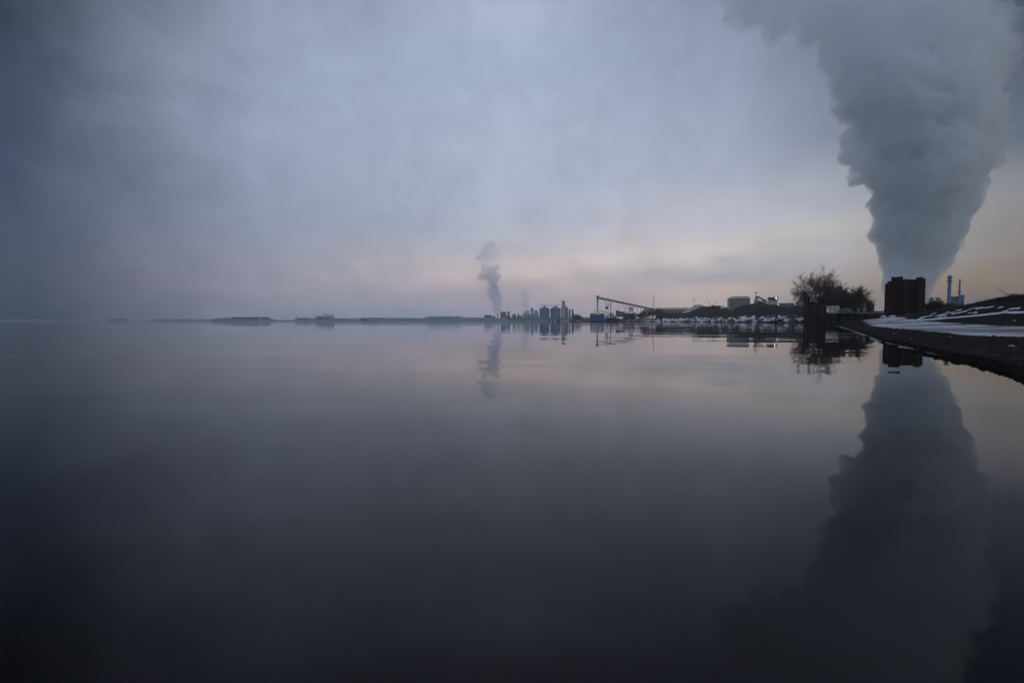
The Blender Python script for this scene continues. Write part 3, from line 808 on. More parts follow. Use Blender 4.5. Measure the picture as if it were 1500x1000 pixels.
heap('sand_pile', 'light tan sand pile behind the dark earth mound', [(996, 459), (1006, 453.5), (1014, 448.6), (1020, 446), (1027, 446), (1033, 448.4), (1042, 452), (1052, 456)], 36, 9, M['sand'], 'sand pile', rough=.06, seed=21)

# ------------------------------------------------------------------ grey gabled shed
def gable(th, p0, p1, eave, ridge, D, dep, z0, wallm, roofm, axis='x', inset=5):
    x0, x1 = X(p0, D), X(p1, D); ze, zr = Z(eave, D), Z(ridge, D)
    m_ = MB(); m_.box(x0, x1, D, D + dep, z0, ze); m_.build('wall', wallm, th)
    m_ = MB(); o_ = .25; xi0, xi1 = x0 + inset, x1 - inset
    yc = D + dep / 2
    m_.add([(x0 - o_, D - o_, ze + .003), (x1 + o_, D - o_, ze + .003), (x1 + o_, D + dep + o_, ze + .003), (x0 - o_, D + dep + o_, ze + .003), (xi0, yc, zr), (xi1, yc, zr)],
           [(0, 1, 5, 4), (2, 3, 4, 5), (1, 2, 5), (3, 0, 4), (3, 2, 1, 0)])
    return m_.build('roof', roofm, th)
D = 250
th = thing('gabled_shed', 'tall grey clad shed with a pale pitched roof behind the brown mounds', 'shed', (X(1082, D), D, 2.6))
rf = gable(th, 1067, 1098, 437.2, 433, D, 14, 2.4, M['grey_clad'], M['grey_roof'], inset=1.0)
m_ = MB(); m_.box(X(1064.8, D), X(1066.4, D), D + 1, D + 4, 2.4, Z(436, D)); m_.build('duct', M['dark_clad'], th)
m_ = MB(); m_.box(X(1069, D), X(1079, D), D - .12, D - .003, 2.4, Z(447, D)); m_.build('door', M['grey_clad'], th)
for i in range(1, 12):
    x = lerp(X(1067, D), X(1098, D), i / 12)
m_ = MB()
for i in range(1, 16):
    x = lerp(X(1067, D), X(1098, D), i / 16); m_.box(x - .05, x + .05, D - .10, D - .003, Z(446.5, D) + .1, Z(437.6, D))
m_.build('cladding_rib', M['grey_clad'], th); face(th)

# ------------------------------------------------------------------ screening plant beside it
D = 215
th = thing('yard_light', 'twin-headed light mast above the reddish brown mound', 'light mast', (X(1106.8, D), D, 3))
m_ = MB(); m_.bar((X(1106.8, D), D, 2.6), (X(1106.8, D), D, Z(428.5, D)), .14, .10, 8); m_.build('pole', M['steel'], th)
for s in (-1, 1):
    m_ = MB(); cx = X(1106.8 + s * 1.1, D); m_.box(cx - .34, cx + .34, D - .3, D + .3, Z(428.9, D), Z(428, D)); m_.build('lamp_head', M['steel'], th)
m_ = MB(); m_.box(X(1105.2, D), X(1108.4, D), D - .25, D + .25, Z(434.6, D), Z(433.8, D)); m_.build('bracket', M['steel'], th)
th = thing('screening_machine', 'grey screening machine with a sloping pale conveyor on the reddish mound', 'machine', (X(1113, D), D, 3))
m_ = MB(); m_.bar(P(1110, 434.6, D), P(1122.5, 441, D), .45, .45, 4); m_.build('conveyor', M['steel_pale'], th)
m_ = MB(); m_.prism([(X(a, D), Z(b, D)) for a, b in ((1108, 445), (1108.4, 440), (1111, 438.6), (1114.5, 440.5), (1117, 445))], D, D + 3); m_.build('hopper', M['white'], th)
m_ = MB(); m_.prism([(X(a, D), Z(b, D)) for a, b in ((1109.4, 444), (1110, 441.5), (1112.5, 440.6), (1115, 442.5), (1115.8, 444.6))], D - .3, D - .005); m_.build('screen_deck', M['dark_clad'], th)
for a, b, c_, d_ in ((1106.2, 445, 1106.4, 436), (1109.6, 445, 1108.8, 434.8), (1117.6, 446, 1116.6, 438), (1106.4, 437, 1110, 435)):
    m_ = MB(); m_.bar(P(a, b, D), P(c_, d_, D), .20, .20, 6); m_.build('leg', M['steel'], th)
m_ = MB(); m_.box(X(1107.6, D), X(1110.8, D), D - .5, D + 1, Z(436.5, D), Z(434, D)); m_.build('drive_head', M['brown_bits'], th)
m_ = MB(); m_.box(X(1119.6, D), X(1123, D), D - .4, D + 1.6, 2.6, Z(440.5, D)); m_.build('feed_box', M['cream'], th)
# cabin with its lit lamp
D = 205
th = thing('control_cabin', 'grey control cabin with dark overhanging roof and one lit lamp', 'cabin', (X(1131, D), D, 3))
m_ = MB(); m_.box(X(1124, D), X(1138.2, D), D, D + 4, 2.6, Z(437.6, D)); m_.build('wall', M['pale_clad'], th)
m_ = MB(); m_.box(X(1123.4, D), X(1139, D), D - .5, D + 4.5, Z(437.6, D) + .003, Z(435.4, D)); m_.build('roof', M['dark_clad'], th)
m_ = MB(); m_.box(X(1126.5, D), X(1136.5, D), D - .06, D - .003, Z(440, D), Z(437.9, D)); m_.build('window', M['glass'], th)
lampm = bpy.data.materials.new('lit_lamp'); lampm.use_nodes = True
bb = lampm.node_tree.nodes['Principled BSDF']; bb.inputs['Emission Color'].default_value = (1, .88, .68, 1); bb.inputs['Emission Strength'].default_value = 14
m_ = MB(); c = P(1138.7, 436.8, D - 1); m_.lathe((c.x, c.y, c.z), [(.04, -.13), (.12, -.08), (.14, 0), (.10, .09), (.04, .13)], 10); m_.build('lamp', lampm, th, True)
m_ = MB(); m_.bar((c.x, c.y + .1, c.z + .15), (c.x, D - .45, c.z + .3), .05, .05, 6); m_.build('lamp_arm', M['steel_black'], th); face(th)
# low trailer
D = 190
th = thing('site_trailer', 'low flat-roofed grey site trailer right of the control cabin', 'trailer', (X(1150, D), D, 3))
m_ = MB(); m_.box(X(1140.5, D), X(1161, D), D, D + 3, 2.8, Z(444.3, D)); m_.build('body', M['grey_clad'], th)
m_ = MB(); m_.box(X(1140, D), X(1161.5, D), D - .15, D + 3.15, Z(444.3, D) + .003, Z(443.6, D)); m_.build('roof', M['grey_roof'], th); face(th)
# machinery against the post
D = 150
th = thing('loading_hopper', 'grey hopper in a pipe frame just left of the tall mooring post', 'hopper', (X(1170, D), D, 2.6))
m_ = MB(); m_.prism([(X(a, D), Z(b, D)) for a, b in ((1160, 452), (1164, 444), (1168, 439.5), (1173, 432.6), (1180, 432), (1182, 452))], D, D + 4); m_.build('bin', M['grey_clad'], th)
for a, b, c_, d_ in ((1165.6, 446, 1165.6, 428.5), (1169, 440, 1169, 433), (1165.6, 428.5, 1172, 428), (1165.6, 433, 1175, 432.2), (1175, 434, 1175, 426), (1161.5, 442, 1165.6, 437)):
    m_ = MB(); m_.bar(P(a, b, D - .3), P(c_, d_, D - .3), .09, .09, 6); m_.build('pipe', M['steel'], th)
m_ = MB(); m_.box(X(1174, D), X(1176.6, D), D, D + 1, Z(432, D), Z(425.5, D)); m_.build('vent', M['dark_clad'], th)
for a, b, c_ in ((1163, 444.5, 2.3), (1166, 446, 1.6)):
    m_ = MB(); q = P(a, b, D - .8); m_.bar(q, q + Vector((W(c_ * 2.6, D), 0, -W(c_ * 2.2, D))), .3, .3, 6); m_.build('chute', M['white'] if b > 445 else M['dark_clad'], th)
face(th)

# dark vehicles and bits on the crest of the dark mound
D = 236
th = thing('parked_loader', 'dark wheel loader parked on the crest of the dark earth mound', 'loader', (X(1046, D), D, Z(450, D)))
zb = Z(450.4, D)
m_ = MB(); m_.prism([(X(a, D), Z(b, D)) for a, b in ((1043, 450), (1043, 448), (1048.8, 448), (1048.8, 450))], D, D + 2.4); m_.build('body', M['dark_clad'], th)
m_ = MB(); m_.box(X(1044, D), X(1046.6, D), D + .3, D + 2.1, Z(448, D) + .003, Z(446.9, D)); m_.build('cab', M['glass'], th)
for px in (1044, 1047.6):
    m_ = MB(); q = P(px, 450, D - .15); m_.bar(q, q + Vector((0, .5, 0)), .42, .42, 12); m_.build('wheel', M['steel_black'], th)
m_ = MB(); m_.prism([(X(a, D), Z(b, D)) for a, b in ((1041, 450.6), (1041.4, 449), (1043, 449.2), (1043, 450.6))], D + .2, D + 2.2); m_.build('bucket', M['steel_black'], th)
D = 240
th = thing('crawler_crusher', 'low dark crawler crusher with a sloping belt left of the grey gabled shed', 'crusher', (X(1056, D), D, Z(452, D)))
m_ = MB(); m_.prism([(X(a, D), Z(b, D)) for a, b in ((1050, 452), (1050.6, 448), (1053, 447.4), (1055, 449), (1056, 452))], D, D + 2.5); m_.build('body', M['dark_clad'], th)
m_ = MB(); m_.bar(P(1053, 448.3, D + 1), P(1066, 451.4, D + 1), .30, .30, 4); m_.build('conveyor', M['steel'], th)
m_ = MB(); m_.bar(P(1050.5, 452, D), P(1056, 452.4, D), .35, .35, 8); m_.build('track', M['steel_black'], th)
m_ = MB(); m_.box(X(1060, D), X(1065, D), D, D + 3, Z(455, D), Z(451.2, D)); m_.build('hopper', M['brown_bits'], th)
for px, top, D, lab, nm in ((1016, 437.3, 300, 'pale T-headed lamp pole behind the light sand pile', 'lamp_pole'), (1038.5, 443, 240, 'plain dark post on the crest of the dark mound', 'post'), (1047.5, 441, 280, 'thin faint pole behind the parked loader', 'post')):
    th = thing(nm, lab, 'pole', (X(px, D), D, 2.5))
    m_ = MB(); m_.bar((X(px, D), D, 2.2), (X(px, D), D, Z(top, D)), .12, .10, 6); m_.build('shaft', M['steel_black'] if px == 1038.5 else M['steel'], th)
    if nm == 'lamp_pole':
        for s in (-1, 1):
            m_ = MB(); m_.bar((X(px, D), D, Z(top + 2.4, D)), (X(px + s * 1.8, D), D, Z(top + 1.6, D)), .09, .14, 6); m_.build('lamp_arm', M['steel'], th)
    else:
        m_ = MB(); m_.lathe((X(px, D), D, Z(top, D) + .002), [(.16, 0), (.2, .12), (.05, .3)], 8); m_.build('cap', M['steel'], th)

# ------------------------------------------------------------------ long warehouse behind
D = 330
th = thing('long_warehouse', 'long low pale warehouse behind the conveyor foot and sand pile', 'warehouse', (X(985, D), D, 2.5))
gable(th, 960, 1010, 453.5, 450.3, D, 16, 2.4, M['grey_clad'], M['pale_clad'], inset=.5)
for i in range(5):
    m_ = MB(); a = 966 + i * 9; m_.box(X(a, D), X(a + 4, D), D - .08, D - .003, 2.5, Z(455.5, D)); m_.build('door', M['concrete'], th)
face(th)
D = 345
th = thing('dark_roof_shed', 'dark shed with a lean-to roof behind the dark barge', 'shed', (X(906, D + 30), D + 30, 2.4)); D += 30
m_ = MB(); m_.prism([(X(a, D), Z(b, D)) for a, b in ((902, 464), (902, 455), (909, 457.2), (914, 457.6), (914, 464))], D, D + 8); m_.build('wall', M['steel_blue'], th)
m_ = MB(); m_.prism([(X(a, D), Z(b, D)) for a, b in ((901.2, 454.6), (901.2, 453.8), (909, 456.2), (915, 456.7), (915, 457.5), (909, 457.1))], D - .3, D + 8.3); m_.build('roof', M['dark_clad'], th); face(th)
th = thing('snowy_roof_shed', 'low shed with a pale blue snowy roof right of the dark lean-to shed', 'shed', (X(920, D), D - 2, 2.4))
m_ = MB(); m_.box(X(912.5, D - 2), X(930, D - 2), D - 2, D + 5, 1.8, Z(459.2, D)); m_.build('wall', M['dark_clad'], th)
m_ = MB(); m_.add([(X(911.8, D), D - 2.5, Z(459.2, D) + .003), (X(930.6, D), D - 2.5, Z(459.2, D) + .003), (X(930.6, D), D + 5.5, Z(456.8, D)), (X(911.8, D), D + 5.5, Z(456.8, D)), (X(930.6, D), D + 5.5, Z(459.2, D)), (X(911.8, D), D + 5.5, Z(459.2, D))],
                  [(0, 1, 2, 3), (1, 4, 2), (0, 3, 5), (3, 2, 4, 5), (0, 5, 4, 1)]); m_.build('roof', M['snow'], th); face(th)
D = 352
th = thing('elevated_booth', 'cream booth on legs under the sloping conveyor', 'booth', (X(924, D), D, 2))
m_ = MB(); m_.box(X(920.6, D), X(927.4, D), D, D + 4, Z(455.6, D), Z(451, D)); m_.build('wall', M['cream'], th)
m_ = MB(); m_.box(X(920, D), X(928, D), D - .3, D + 4.3, Z(451, D) + .003, Z(450.2, D)); m_.build('roof', M['brown_bits'], th)
m_ = MB(); m_.box(X(922, D), X(926, D), D - .06, D - .003, Z(454, D), Z(452, D)); m_.build('window', M['white'], th)
for px in (921, 927):
    for dy in (.3, 3.6):
        m_ = MB(); m_.bar((X(px, D), D + dy, 1.8), (X(px, D), D + dy, Z(455.6, D)), .12, .12, 6); m_.build('leg', M['steel'], th)
face(th)
for px, lab in ((906.3, 'left of two thin masts behind the dark lean-to shed'), (915.5, 'right of two thin masts, beside the pale snowy roof')):
    Dm = 390; th = thing('thin_mast', lab, 'mast', (X(px, Dm), Dm, 2))
    m_ = MB(); m_.bar((X(px, Dm), Dm, 2), (X(px, Dm), Dm, Z(450, Dm)), .18, .10, 6); m_.build('pole', M['steel'], th)
    m_ = MB(); m_.bar((X(px, Dm) - .5, Dm, Z(451, Dm)), (X(px, Dm) + .5, Dm, Z(451, Dm)), .1, .1, 6); m_.build('crossarm', M['steel'], th)
# leaning lattice mast by the bush
Dm = 345
th = thing('lattice_mast', 'slender leaning lattice mast at the foot of the conveyor', 'mast', (X(956, Dm), Dm, 2))
tip = P(958.8, 429.5, Dm); b0, b1 = P(954, 458, Dm), P(957.5, 458, Dm)
for b in (b0, b1): 
    m_ = MB(); m_.bar(b, tip, .13, .05, 5); m_.build('leg', M['steel'], th)
m_ = MB()
for k in range(7):
    a, b = b0.lerp(tip, k / 8), b1.lerp(tip, (k + 1) / 8)
    m_.bar(a, b, .05, .05, 4); m_.bar(b0.lerp(tip, (k + 1) / 8), b, .05, .05, 4)
m_.build('bracing', M['steel'], th)
random.seed(21)
D = 325
bare_plant('bare_shrub', 'wide grey bare shrub at the foot of the leaning lattice mast', 'shrub', (X(956, D), D, 2.0), 22, 3.2, .14, 4, .5, .14, .02, (.05, 0), .8, .045, nb=(3, 4), basew=5)
bare_plant('bare_shrub', 'lower grey shrub left of the one at the lattice mast', 'shrub', (X(943, D), D + 12, 1.8), 18, 2.2, .12, 4, .5, .14, .02, (0, 0), .9, .045, nb=(3, 4), basew=4)
D = 440
bare_plant('bare_shrub', 'round dark shrub on the shore left of the blue barge', 'shrub', (X(844, D), D, 1.5), 18, 2.3, .12, 4, .5, .14, .02, (0, 0), .8, .06, nb=(3, 4), basew=3)

# ------------------------------------------------------------------ barges and ship loader
D = 350
th = thing('cargo_barge', 'blue cargo barge seen end-on, heaped with pale grain', 'barge', (X(874.9, D), D, 0))
bx0, bx1 = X(864.2, D), X(885.6, D); zt = Z(460.4, D)
m_ = MB(); m_.add([(bx0 + .5, D + .6, -1), (bx1 - .5, D + .6, -1), (bx1 - .5, D + 34, -1), (bx0 + .5, D + 34, -1), (bx0, D, 1.2), (bx1, D, 1.2), (bx1, D + 35, 1.2), (bx0, D + 35, 1.2), (bx0, D, zt), (bx1, D, zt), (bx1, D + 35, zt), (bx0, D + 35, zt)],
                  [(0, 1, 5, 4), (1, 2, 6, 5), (2, 3, 7, 6), (3, 0, 4, 7), (4, 5, 9, 8), (5, 6, 10, 9), (6, 7, 11, 10), (7, 4, 8, 11), (8, 9, 10, 11), (3, 2, 1, 0)]); m_.build('hull', M['blue_hull'], th)
m_ = MB(); m_.box(bx0 + .1, bx1 - .1, D - .08, D - .003, .02, .9); m_.build('boot_stripe', M['navy_hull'], th)
m_ = MB()
for i in range(7): x = lerp(bx0 + .3, bx1 - .3, i / 6); m_.box(x - .09, x + .09, D - .16, D - .003, 1.2, zt - .1)
m_.build('fender_rib', M['blue_dark'], th)
for a, b in ((864.4, 869.5), (880.2, 885.4)):
    m_ = MB(); m_.prism([(X(p, D), Z(q_, D)) for p, q_ in ((a, 460.3), (a + .8 if a < 870 else a, 459), (b if a < 870 else b - .8, 459), (b, 460.3))], D + .4, D + 8); m_.build('coaming', M['navy_hull'], th)
face(th); bargo = th
m_ = MB(); nseg = 20
for i in range(nseg + 1):
    for k in range(9):
        u, v = i / nseg * 2 - 1, k / 4 - 1
        x = lerp(X(869, D), X(882, D), (u + 1) / 2); y = D + 5.5 + v * 5
        hgt = max(0, 1 - (abs(u) ** 1.4 + abs(v) ** 1.6)) * (Z(455.4, D) - zt) + .1 * N.noise(Vector((x, y, 0)))
        m_.v.append((x, y, zt + .01 + max(0, hgt)))
for i in range(nseg):
    for k in range(8): m_.f.append((i * 9 + k, (i + 1) * 9 + k, (i + 1) * 9 + k + 1, i * 9 + k + 1)); m_.mi.append(0)
o = m_.build('grain_heap', M['sand'], None, True)
bl = Matrix.Translation(bargo.location)
o.data.transform(bl.inverted()); o.location = bargo.location; face(o); tag(o, 'pale heap of grain lying on the blue barge', 'grain heap')

th = thing('deck_barge', 'low black deck barge right of the blue barge', 'barge', (X(896.2, 340), 340, 0)); D2 = 340
m_ = MB(); x0, x1 = X(886.6, D2), X(905.8, D2); zt2 = Z(466, D2)
m_.add([(x0 + .3, D2 + .8, -1), (x1 - .3, D2 + .8, -1), (x1 - .3, D2 + 19, -1), (x0 + .3, D2 + 19, -1), (x0, D2, zt2), (x1, D2, zt2), (x1, D2 + 20, zt2), (x0, D2 + 20, zt2)],
       [(0, 1, 5, 4), (1, 2, 6, 5), (2, 3, 7, 6), (3, 0, 4, 7), (4, 5, 6, 7), (3, 2, 1, 0)]); m_.build('hull', M['navy_hull'], th)
m_ = MB(); m_.box(x0 - .1, x1 + .1, D2 - .1, D2 + .25, zt2 + .003, zt2 + .25); m_.build('bulwark', M['steel_black'], th); face(th)
random.seed(3)
for i, (a, b, t_, mm, lab) in enumerate(((888, 890, 462.5, 'brown_bits', 'tan crate at the left end of the black deck barge'), (890.5, 894, 461, 'cream', 'larger cream crate on the black deck barge'), (894.6, 897.5, 458.5, 'blue_dark', 'tall dark blue winch housing on the black deck barge'), (898.2, 900.5, 459.5, 'blue_dark', 'lower dark blue winch housing on the black deck barge'), (900.8, 903.5, 462.6, 'brown_bits', 'tan crate at the right end of the black deck barge'))):
    th = thing('winch_housing' if 'winch' in lab else 'deck_crate', lab, 'winch' if 'winch' in lab else 'crate', (X((a + b) / 2, D2), D2 + 3, zt2))
    m_ = MB(); m_.box(X(a, D2), X(b, D2), D2 + 1.5, D2 + 4, zt2 + .004, Z(t_, D2)); m_.build('body', M[mm], th)
    m_ = MB(); m_.box(X(a, D2) - .1, X(b, D2) + .1, D2 + 1.4, D2 + 4.1, Z(t_, D2) + .003, Z(t_, D2) + .22); m_.build('lid', M['steel'], th); face(th)

D = 358
th = thing('conveyor_loader', 'long sloping conveyor of a ship loader with a spout over the blue barge', 'conveyor', (X(900, D), D, 0))
tipc, foot = P(874.2, 434.4, D), P(957, 452.2, D)
m_ = MB()
up = Vector((0, 0, 1)); wd = .85
for s in (-1, 1):
    for dz in (0, -1.15):
        m_.bar(tipc + Vector((0, s * wd, dz)), foot + Vector((0, s * wd, dz)), .16, .16, 5)
nS = 34
for k in range(nS):
    for s in (-1, 1):
        a = tipc.lerp(foot, k / nS) + Vector((0, s * wd, 0 if k % 2 else -1.15)); b = tipc.lerp(foot, (k + 1) / nS) + Vector((0, s * wd, -1.15 if k % 2 else 0)); m_.bar(a, b, .07, .07, 4)
m_.build('boom', M['steel'], th)
m_ = MB(); a, b = tipc + Vector((0, 0, -.25)), foot + Vector((0, 0, -.25))
m_.add([a + Vector((0, -.6, 0)), a + Vector((0, .6, 0)), b + Vector((0, .6, 0)), b + Vector((0, -.6, 0)), a + Vector((0, -.6, -.5)), a + Vector((0, .6, -.5)), b + Vector((0, .6, -.5)), b + Vector((0, -.6, -.5))],
       [(0, 1, 2, 3), (7, 6, 5, 4), (0, 3, 7, 4), (1, 5, 6, 2), (0, 4, 5, 1), (3, 2, 6, 7)]); m_.build('belt', M['steel_pale'], th)
m_ = MB(); q = P(875.3, 437, D); m_.lathe((q.x, q.y, 0), [(.34, Z(457, D)), (.40, Z(450, D)), (.46, Z(446, D)), (.46, Z(441, D)), (.62, Z(440.8, D)), (.62, Z(437, D)), (.5, Z(434.5, D))], 14); m_.build('spout', M['brown_bits'], th)
m_ = MB(); m_.box(X(873.4, D), X(878.6, D), D - 1.2, D + 1.2, Z(440.9, D), Z(440.4, D))
for px in (873.5, 876, 878.5):
    m_.bar((X(px, D), D - 1.1, Z(440.4, D)), (X(px, D), D - 1.1, Z(438.6, D)), .05, .05, 4)
m_.bar((X(873.5, D), D - 1.1, Z(438.6, D)), (X(878.5, D), D - 1.1, Z(438.6, D)), .05, .05, 4); m_.build('platform', M['steel_pale'], th)
m_ = MB(); m_.box(X(872.8, D), X(876.6, D), D - 1, D + 1, Z(434.6, D), Z(432.9, D)); m_.build('head_pulley_box', M['steel_pale'], th)
for px, top, r_ in ((887.4, 439.2, .13), (890.6, 439, .13), (894.5, 440.2, .26), (917, 446.5, .10), (934, 448.6, .12), (938, 449.3, .12), (945, 450.6, .12)):
    m_ = MB(); m_.bar((X(px, D), D, .3), (X(px, D), D, Z(top, D)), r_, r_, 6); m_.build('leg', M['steel'], th)
for a, b, c_, d_ in ((881, 437.2, 887.4, 443.6), (894.5, 447, 901, 441), (894.5, 446.5, 887.4, 444.5), (921, 447, 926, 450.2), (934, 454, 929, 449), (938, 455, 943, 450.6), (887.4, 450, 890.6, 445), (890.6, 452, 893.5, 443), (880.5, 437.2, 885, 438.6)):
    m_ = MB(); m_.bar(P(a, b, D), P(c_, d_, D), .09, .09, 5); m_.build('brace', M['steel'], th)
m_ = MB(); m_.box(X(887, D), X(890, D), D - 1.4, D + .8, Z(452.6, D), Z(449, D)); m_.build('operator_cab', M['dark_clad'], th)
m_ = MB(); q = P(890.4, 433.4, D); m_.bar((q.x, D, Z(438, D)), q, .05, .05, 5); m_.lathe((q.x, D, q.z - .3), [(.1, 0), (.34, .2), (.34, .5), (.1, .7)], 10); m_.build('warning_lamp', M['steel_black'], th)
m_ = MB(); pts_ = [P(870.5, 459.4, D), P(870.5, 454.4, D), P(873, 453.6, D), P(886, 456.6, D), P(893, 459.5, D)]
for a, b in zip(pts_, pts_[1:]): m_.bar(a, b, .22, .22, 7)
m_.build('pipe', M['steel_blue'], th)

# mooring dolphins and small craft by the far quay
D = 520
for px, t_, wpx, lab in ((859.2, 464.5, 1.5, 'dark mooring pile just left of the blue barge'), (800.2, 465.8, .8, 'thin dark pile, left of the tyre-hung dolphins below the silos'), (764.6, 466, .8, 'lone dark pile on the far quay left of the silos')):
    th = thing('mooring_pile', lab, 'pile', (X(px, D), D, 0))
    m_ = MB(); r_ = W(wpx, D) * .5; m_.lathe((X(px, D), D, 0), [(r_, -1), (r_, Z(t_, D))], 12); m_.build('shaft', M['wood'], th)
    m_ = MB(); m_.lathe((X(px, D), D, Z(t_, D) + .004), [(r_ * 1.12, 0), (r_ * 1.12, .3), (r_ * .5, .5)], 12); m_.build('cap', M['wood'], th)
for px, t_, wpx, mm, lab in ((804.5, 467, 2.4, 'steel_blue', 'left of two round mooring dolphins below the first silo'), (809.5, 467, 2.6, 'steel_blue', 'right of two round mooring dolphins below the second silo'), (817.8, 467.4, 5.2, 'navy_hull', 'broad dark blue mooring dolphin below the second silo')):
    th = thing('mooring_dolphin', lab, 'dolphin', (X(px, D), D, 0))
    m_ = MB(); r_ = W(wpx, D) * .5; m_.lathe((X(px, D), D, 0), [(r_ * .95, -1), (r_, .5), (r_, Z(t_, D) - .3), (r_ * .85, Z(t_, D))], 16); m_.build('drum', M[mm], th)
    m_ = MB(); m_.lathe((X(px, D), D, 1), [(r_ * 1.02, 0), (r_ * 1.08, .15), (r_ * 1.08, .6), (r_ * 1.02, .75)], 16); m_.build('fender', M['wood'], th)
D = 500
th = thing('moored_boat', 'small dark boat moored below the silos', 'boat', (X(837, D), D, 0))
m_ = MB(); m_.prism([(X(a, D), Z(b, D)) for a, b in ((832.5, 470), (835, 471.4), (842.5, 471.4), (843, 469.4), (838, 469.2), (834, 469.3))], D, D + 3); m_.build('hull', M['navy_hull'], th)
m_ = MB(); m_.box(X(838.5, D), X(841.5, D), D + .5, D + 2.5, Z(469.2, D), Z(468.3, D)); m_.build('cabin', M['dark_clad'], th)
for px, wpx, lab in ((847, 7, 'wider white snow-covered float right of the dark moored boat'), (853, 4, 'narrow white snow-covered float nearest the blue barge')):
    th = thing('snowy_float', lab, 'float', (X(px, 450), 450, 0))
    m_ = MB(); m_.box(X(px - wpx / 2, 450), X(px + wpx / 2, 450), 450, 453, -.3, .5); m_.build('deck', M['wood'], th)
    o = blob_obj('snow_cover', blob(1, px, .35, 2, .3), M['snow_dirty'], th, True); o.location = (0, 1.5, .65); o.scale = (W(wpx, 450) * .48, 1.3, 1.6)

# ------------------------------------------------------------------ far headland with silos and plant
def land_strip(name, prof, D, depth, m, zmin=0.0):
    m_ = MB(); nx = len(prof)
    for px, py in prof:
        zt = max(zmin, Z(py, D)); x = X(px, D)
        for dy, f_ in ((-6, -.3), (0, 0), (2, .75), (6, 1), (depth, 1.03)):
            k = (D + dy) / D
            m_.v.append((x * k if dy > 10 else x, D + dy, zt * f_ if f_ > 0 else f_))
    for i in range(nx - 1):
        for k in range(4): m_.f.append((i * 5 + k, (i + 1) * 5 + k, (i + 1) * 5 + k + 1, i * 5 + k + 1)); m_.mi.append(0)
    return tag(m_.build(name, m, smooth=False), kind='structure')
def wiggle(prof, amp, step, seed):
    out = []; x = prof[0][0]
    while x <= prof[-1][0]:
        out.append((x, table(prof, x) + amp * N.fractal(Vector((x * .22, seed, 0)), 1.0, 2.0, 4))); x += step
    return out
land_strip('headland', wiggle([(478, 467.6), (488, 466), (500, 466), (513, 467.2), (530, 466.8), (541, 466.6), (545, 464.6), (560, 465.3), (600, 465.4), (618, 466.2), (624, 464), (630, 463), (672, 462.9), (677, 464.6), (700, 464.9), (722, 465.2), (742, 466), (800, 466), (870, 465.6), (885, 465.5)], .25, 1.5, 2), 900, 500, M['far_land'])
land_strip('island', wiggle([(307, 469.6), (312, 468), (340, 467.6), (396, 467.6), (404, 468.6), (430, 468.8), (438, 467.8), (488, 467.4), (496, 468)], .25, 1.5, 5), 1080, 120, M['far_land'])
land_strip('far_shore', wiggle([(-220, 468.6), (0, 468.4), (60, 468.8), (104, 469.8), (150, 469.9), (158, 468.9), (184, 468.9), (190, 469.9), (199, 469.9), (204, 469.2), (212, 469.3), (218, 469.9), (224, 469), (246, 469), (258, 469), (300, 468.8), (318, 469)], .22, 2, 9), 1500, 180, M['far_hazed'])

ZB = Z(466.2, 900)
D = 930
def silo(px, wpx, eave, peak, label):
    th = thing('grain_silo', label, 'silo', (X(px, D), D, ZB), 'grain silos')
    r_ = W(wpx, D) * .5; ze, zp = Z(eave, D) - ZB, Z(peak, D) - ZB; c = (X(px, D), D, ZB)
    prof = []; n = 14
    for i in range(n): prof += [(r_, -1 + (ze + 1) * i / n), (r_ * 1.012, -1 + (ze + 1) * (i + .5) / n)]
    prof.append((r_, ze)); m_ = MB(); m_.lathe(c, prof, 28); m_.build('wall', M['silo'], th)
    m_ = MB(); m_.lathe(c, [(r_ * 1.05, ze + .01), (r_ * .12, zp - .8), (r_ * .10, zp)], 28); rf = m_.build('roof', M['silo'], th)
    m_ = MB(); m_.lathe(c, [(r_ * .14, zp + .01), (r_ * .14, zp + 1), (r_ * .05, zp + 1.4)], 10); m_.build('vent', M['steel'], th)
    return th
silo(797.5, 14.6, 452.2, 448.2, 'left of the two big blue conical-roofed grain silos')
silo(813.5, 14.6, 452.2, 447.8, 'right of the two big blue conical-roofed grain silos')
silo(834.3, 2.9, 453.4, 452.2, 'left of the two slim blue silos beside the pale elevator')
silo(838.7, 2.9, 453.4, 452, 'right of the two slim blue silos, nearest the blue barge')
th = thing('grain_elevator', 'pale grain elevator with a stepped tower right of the big silos', 'grain elevator', (X(827, D), D, ZB))
m_ = MB(); m_.box(X(822.3, D), X(831.5, D), D, D + 12, ZB - 1, Z(450.4, D)); m_.build('wall', M['pale_clad'], th)
m_ = MB(); m_.prism([(X(a, D), Z(b, D)) for a, b in ((828, 466), (828, 451.5), (830, 449.6), (832, 451.2), (832, 466))], D - 2, D - .01); m_.build('annex', M['silo'], th)
m_ = MB(); m_.box(X(823.6, D), X(827.9, D), D + 2, D + 8, Z(450.4, D) + .01, Z(440.8, D)); m_.build('tower', M['pale_clad'], th)
m_ = MB(); m_.prism([(X(a, D), Z(b, D)) for a, b in ((828, 450.3), (828, 447.8), (829, 447.8), (830.6, 450.3))], D + 2, D + 8); m_.build('penthouse', M['steel'], th)
m_ = MB(); m_.box(X(824, D), X(825.2, D), D + 3, D + 5, Z(440.8, D) + .01, Z(439.8, D)); m_.build('cap', M['steel'], th)
m_ = MB(); m_.bar((X(827.4, D), D + 4, Z(440.8, D)), (X(827.4, D), D + 4, Z(438.6, D)), .3, .15, 6); m_.build('mast', M['steel'], th)
for i in range(3):
    m_ = MB(); z = lerp(Z(449, D), Z(442, D), i / 2); m_.box(X(824.6, D), X(826.8, D), D + 1.9, D + 1.99, z - .7, z + .7); m_.build('window', M['glass'], th)
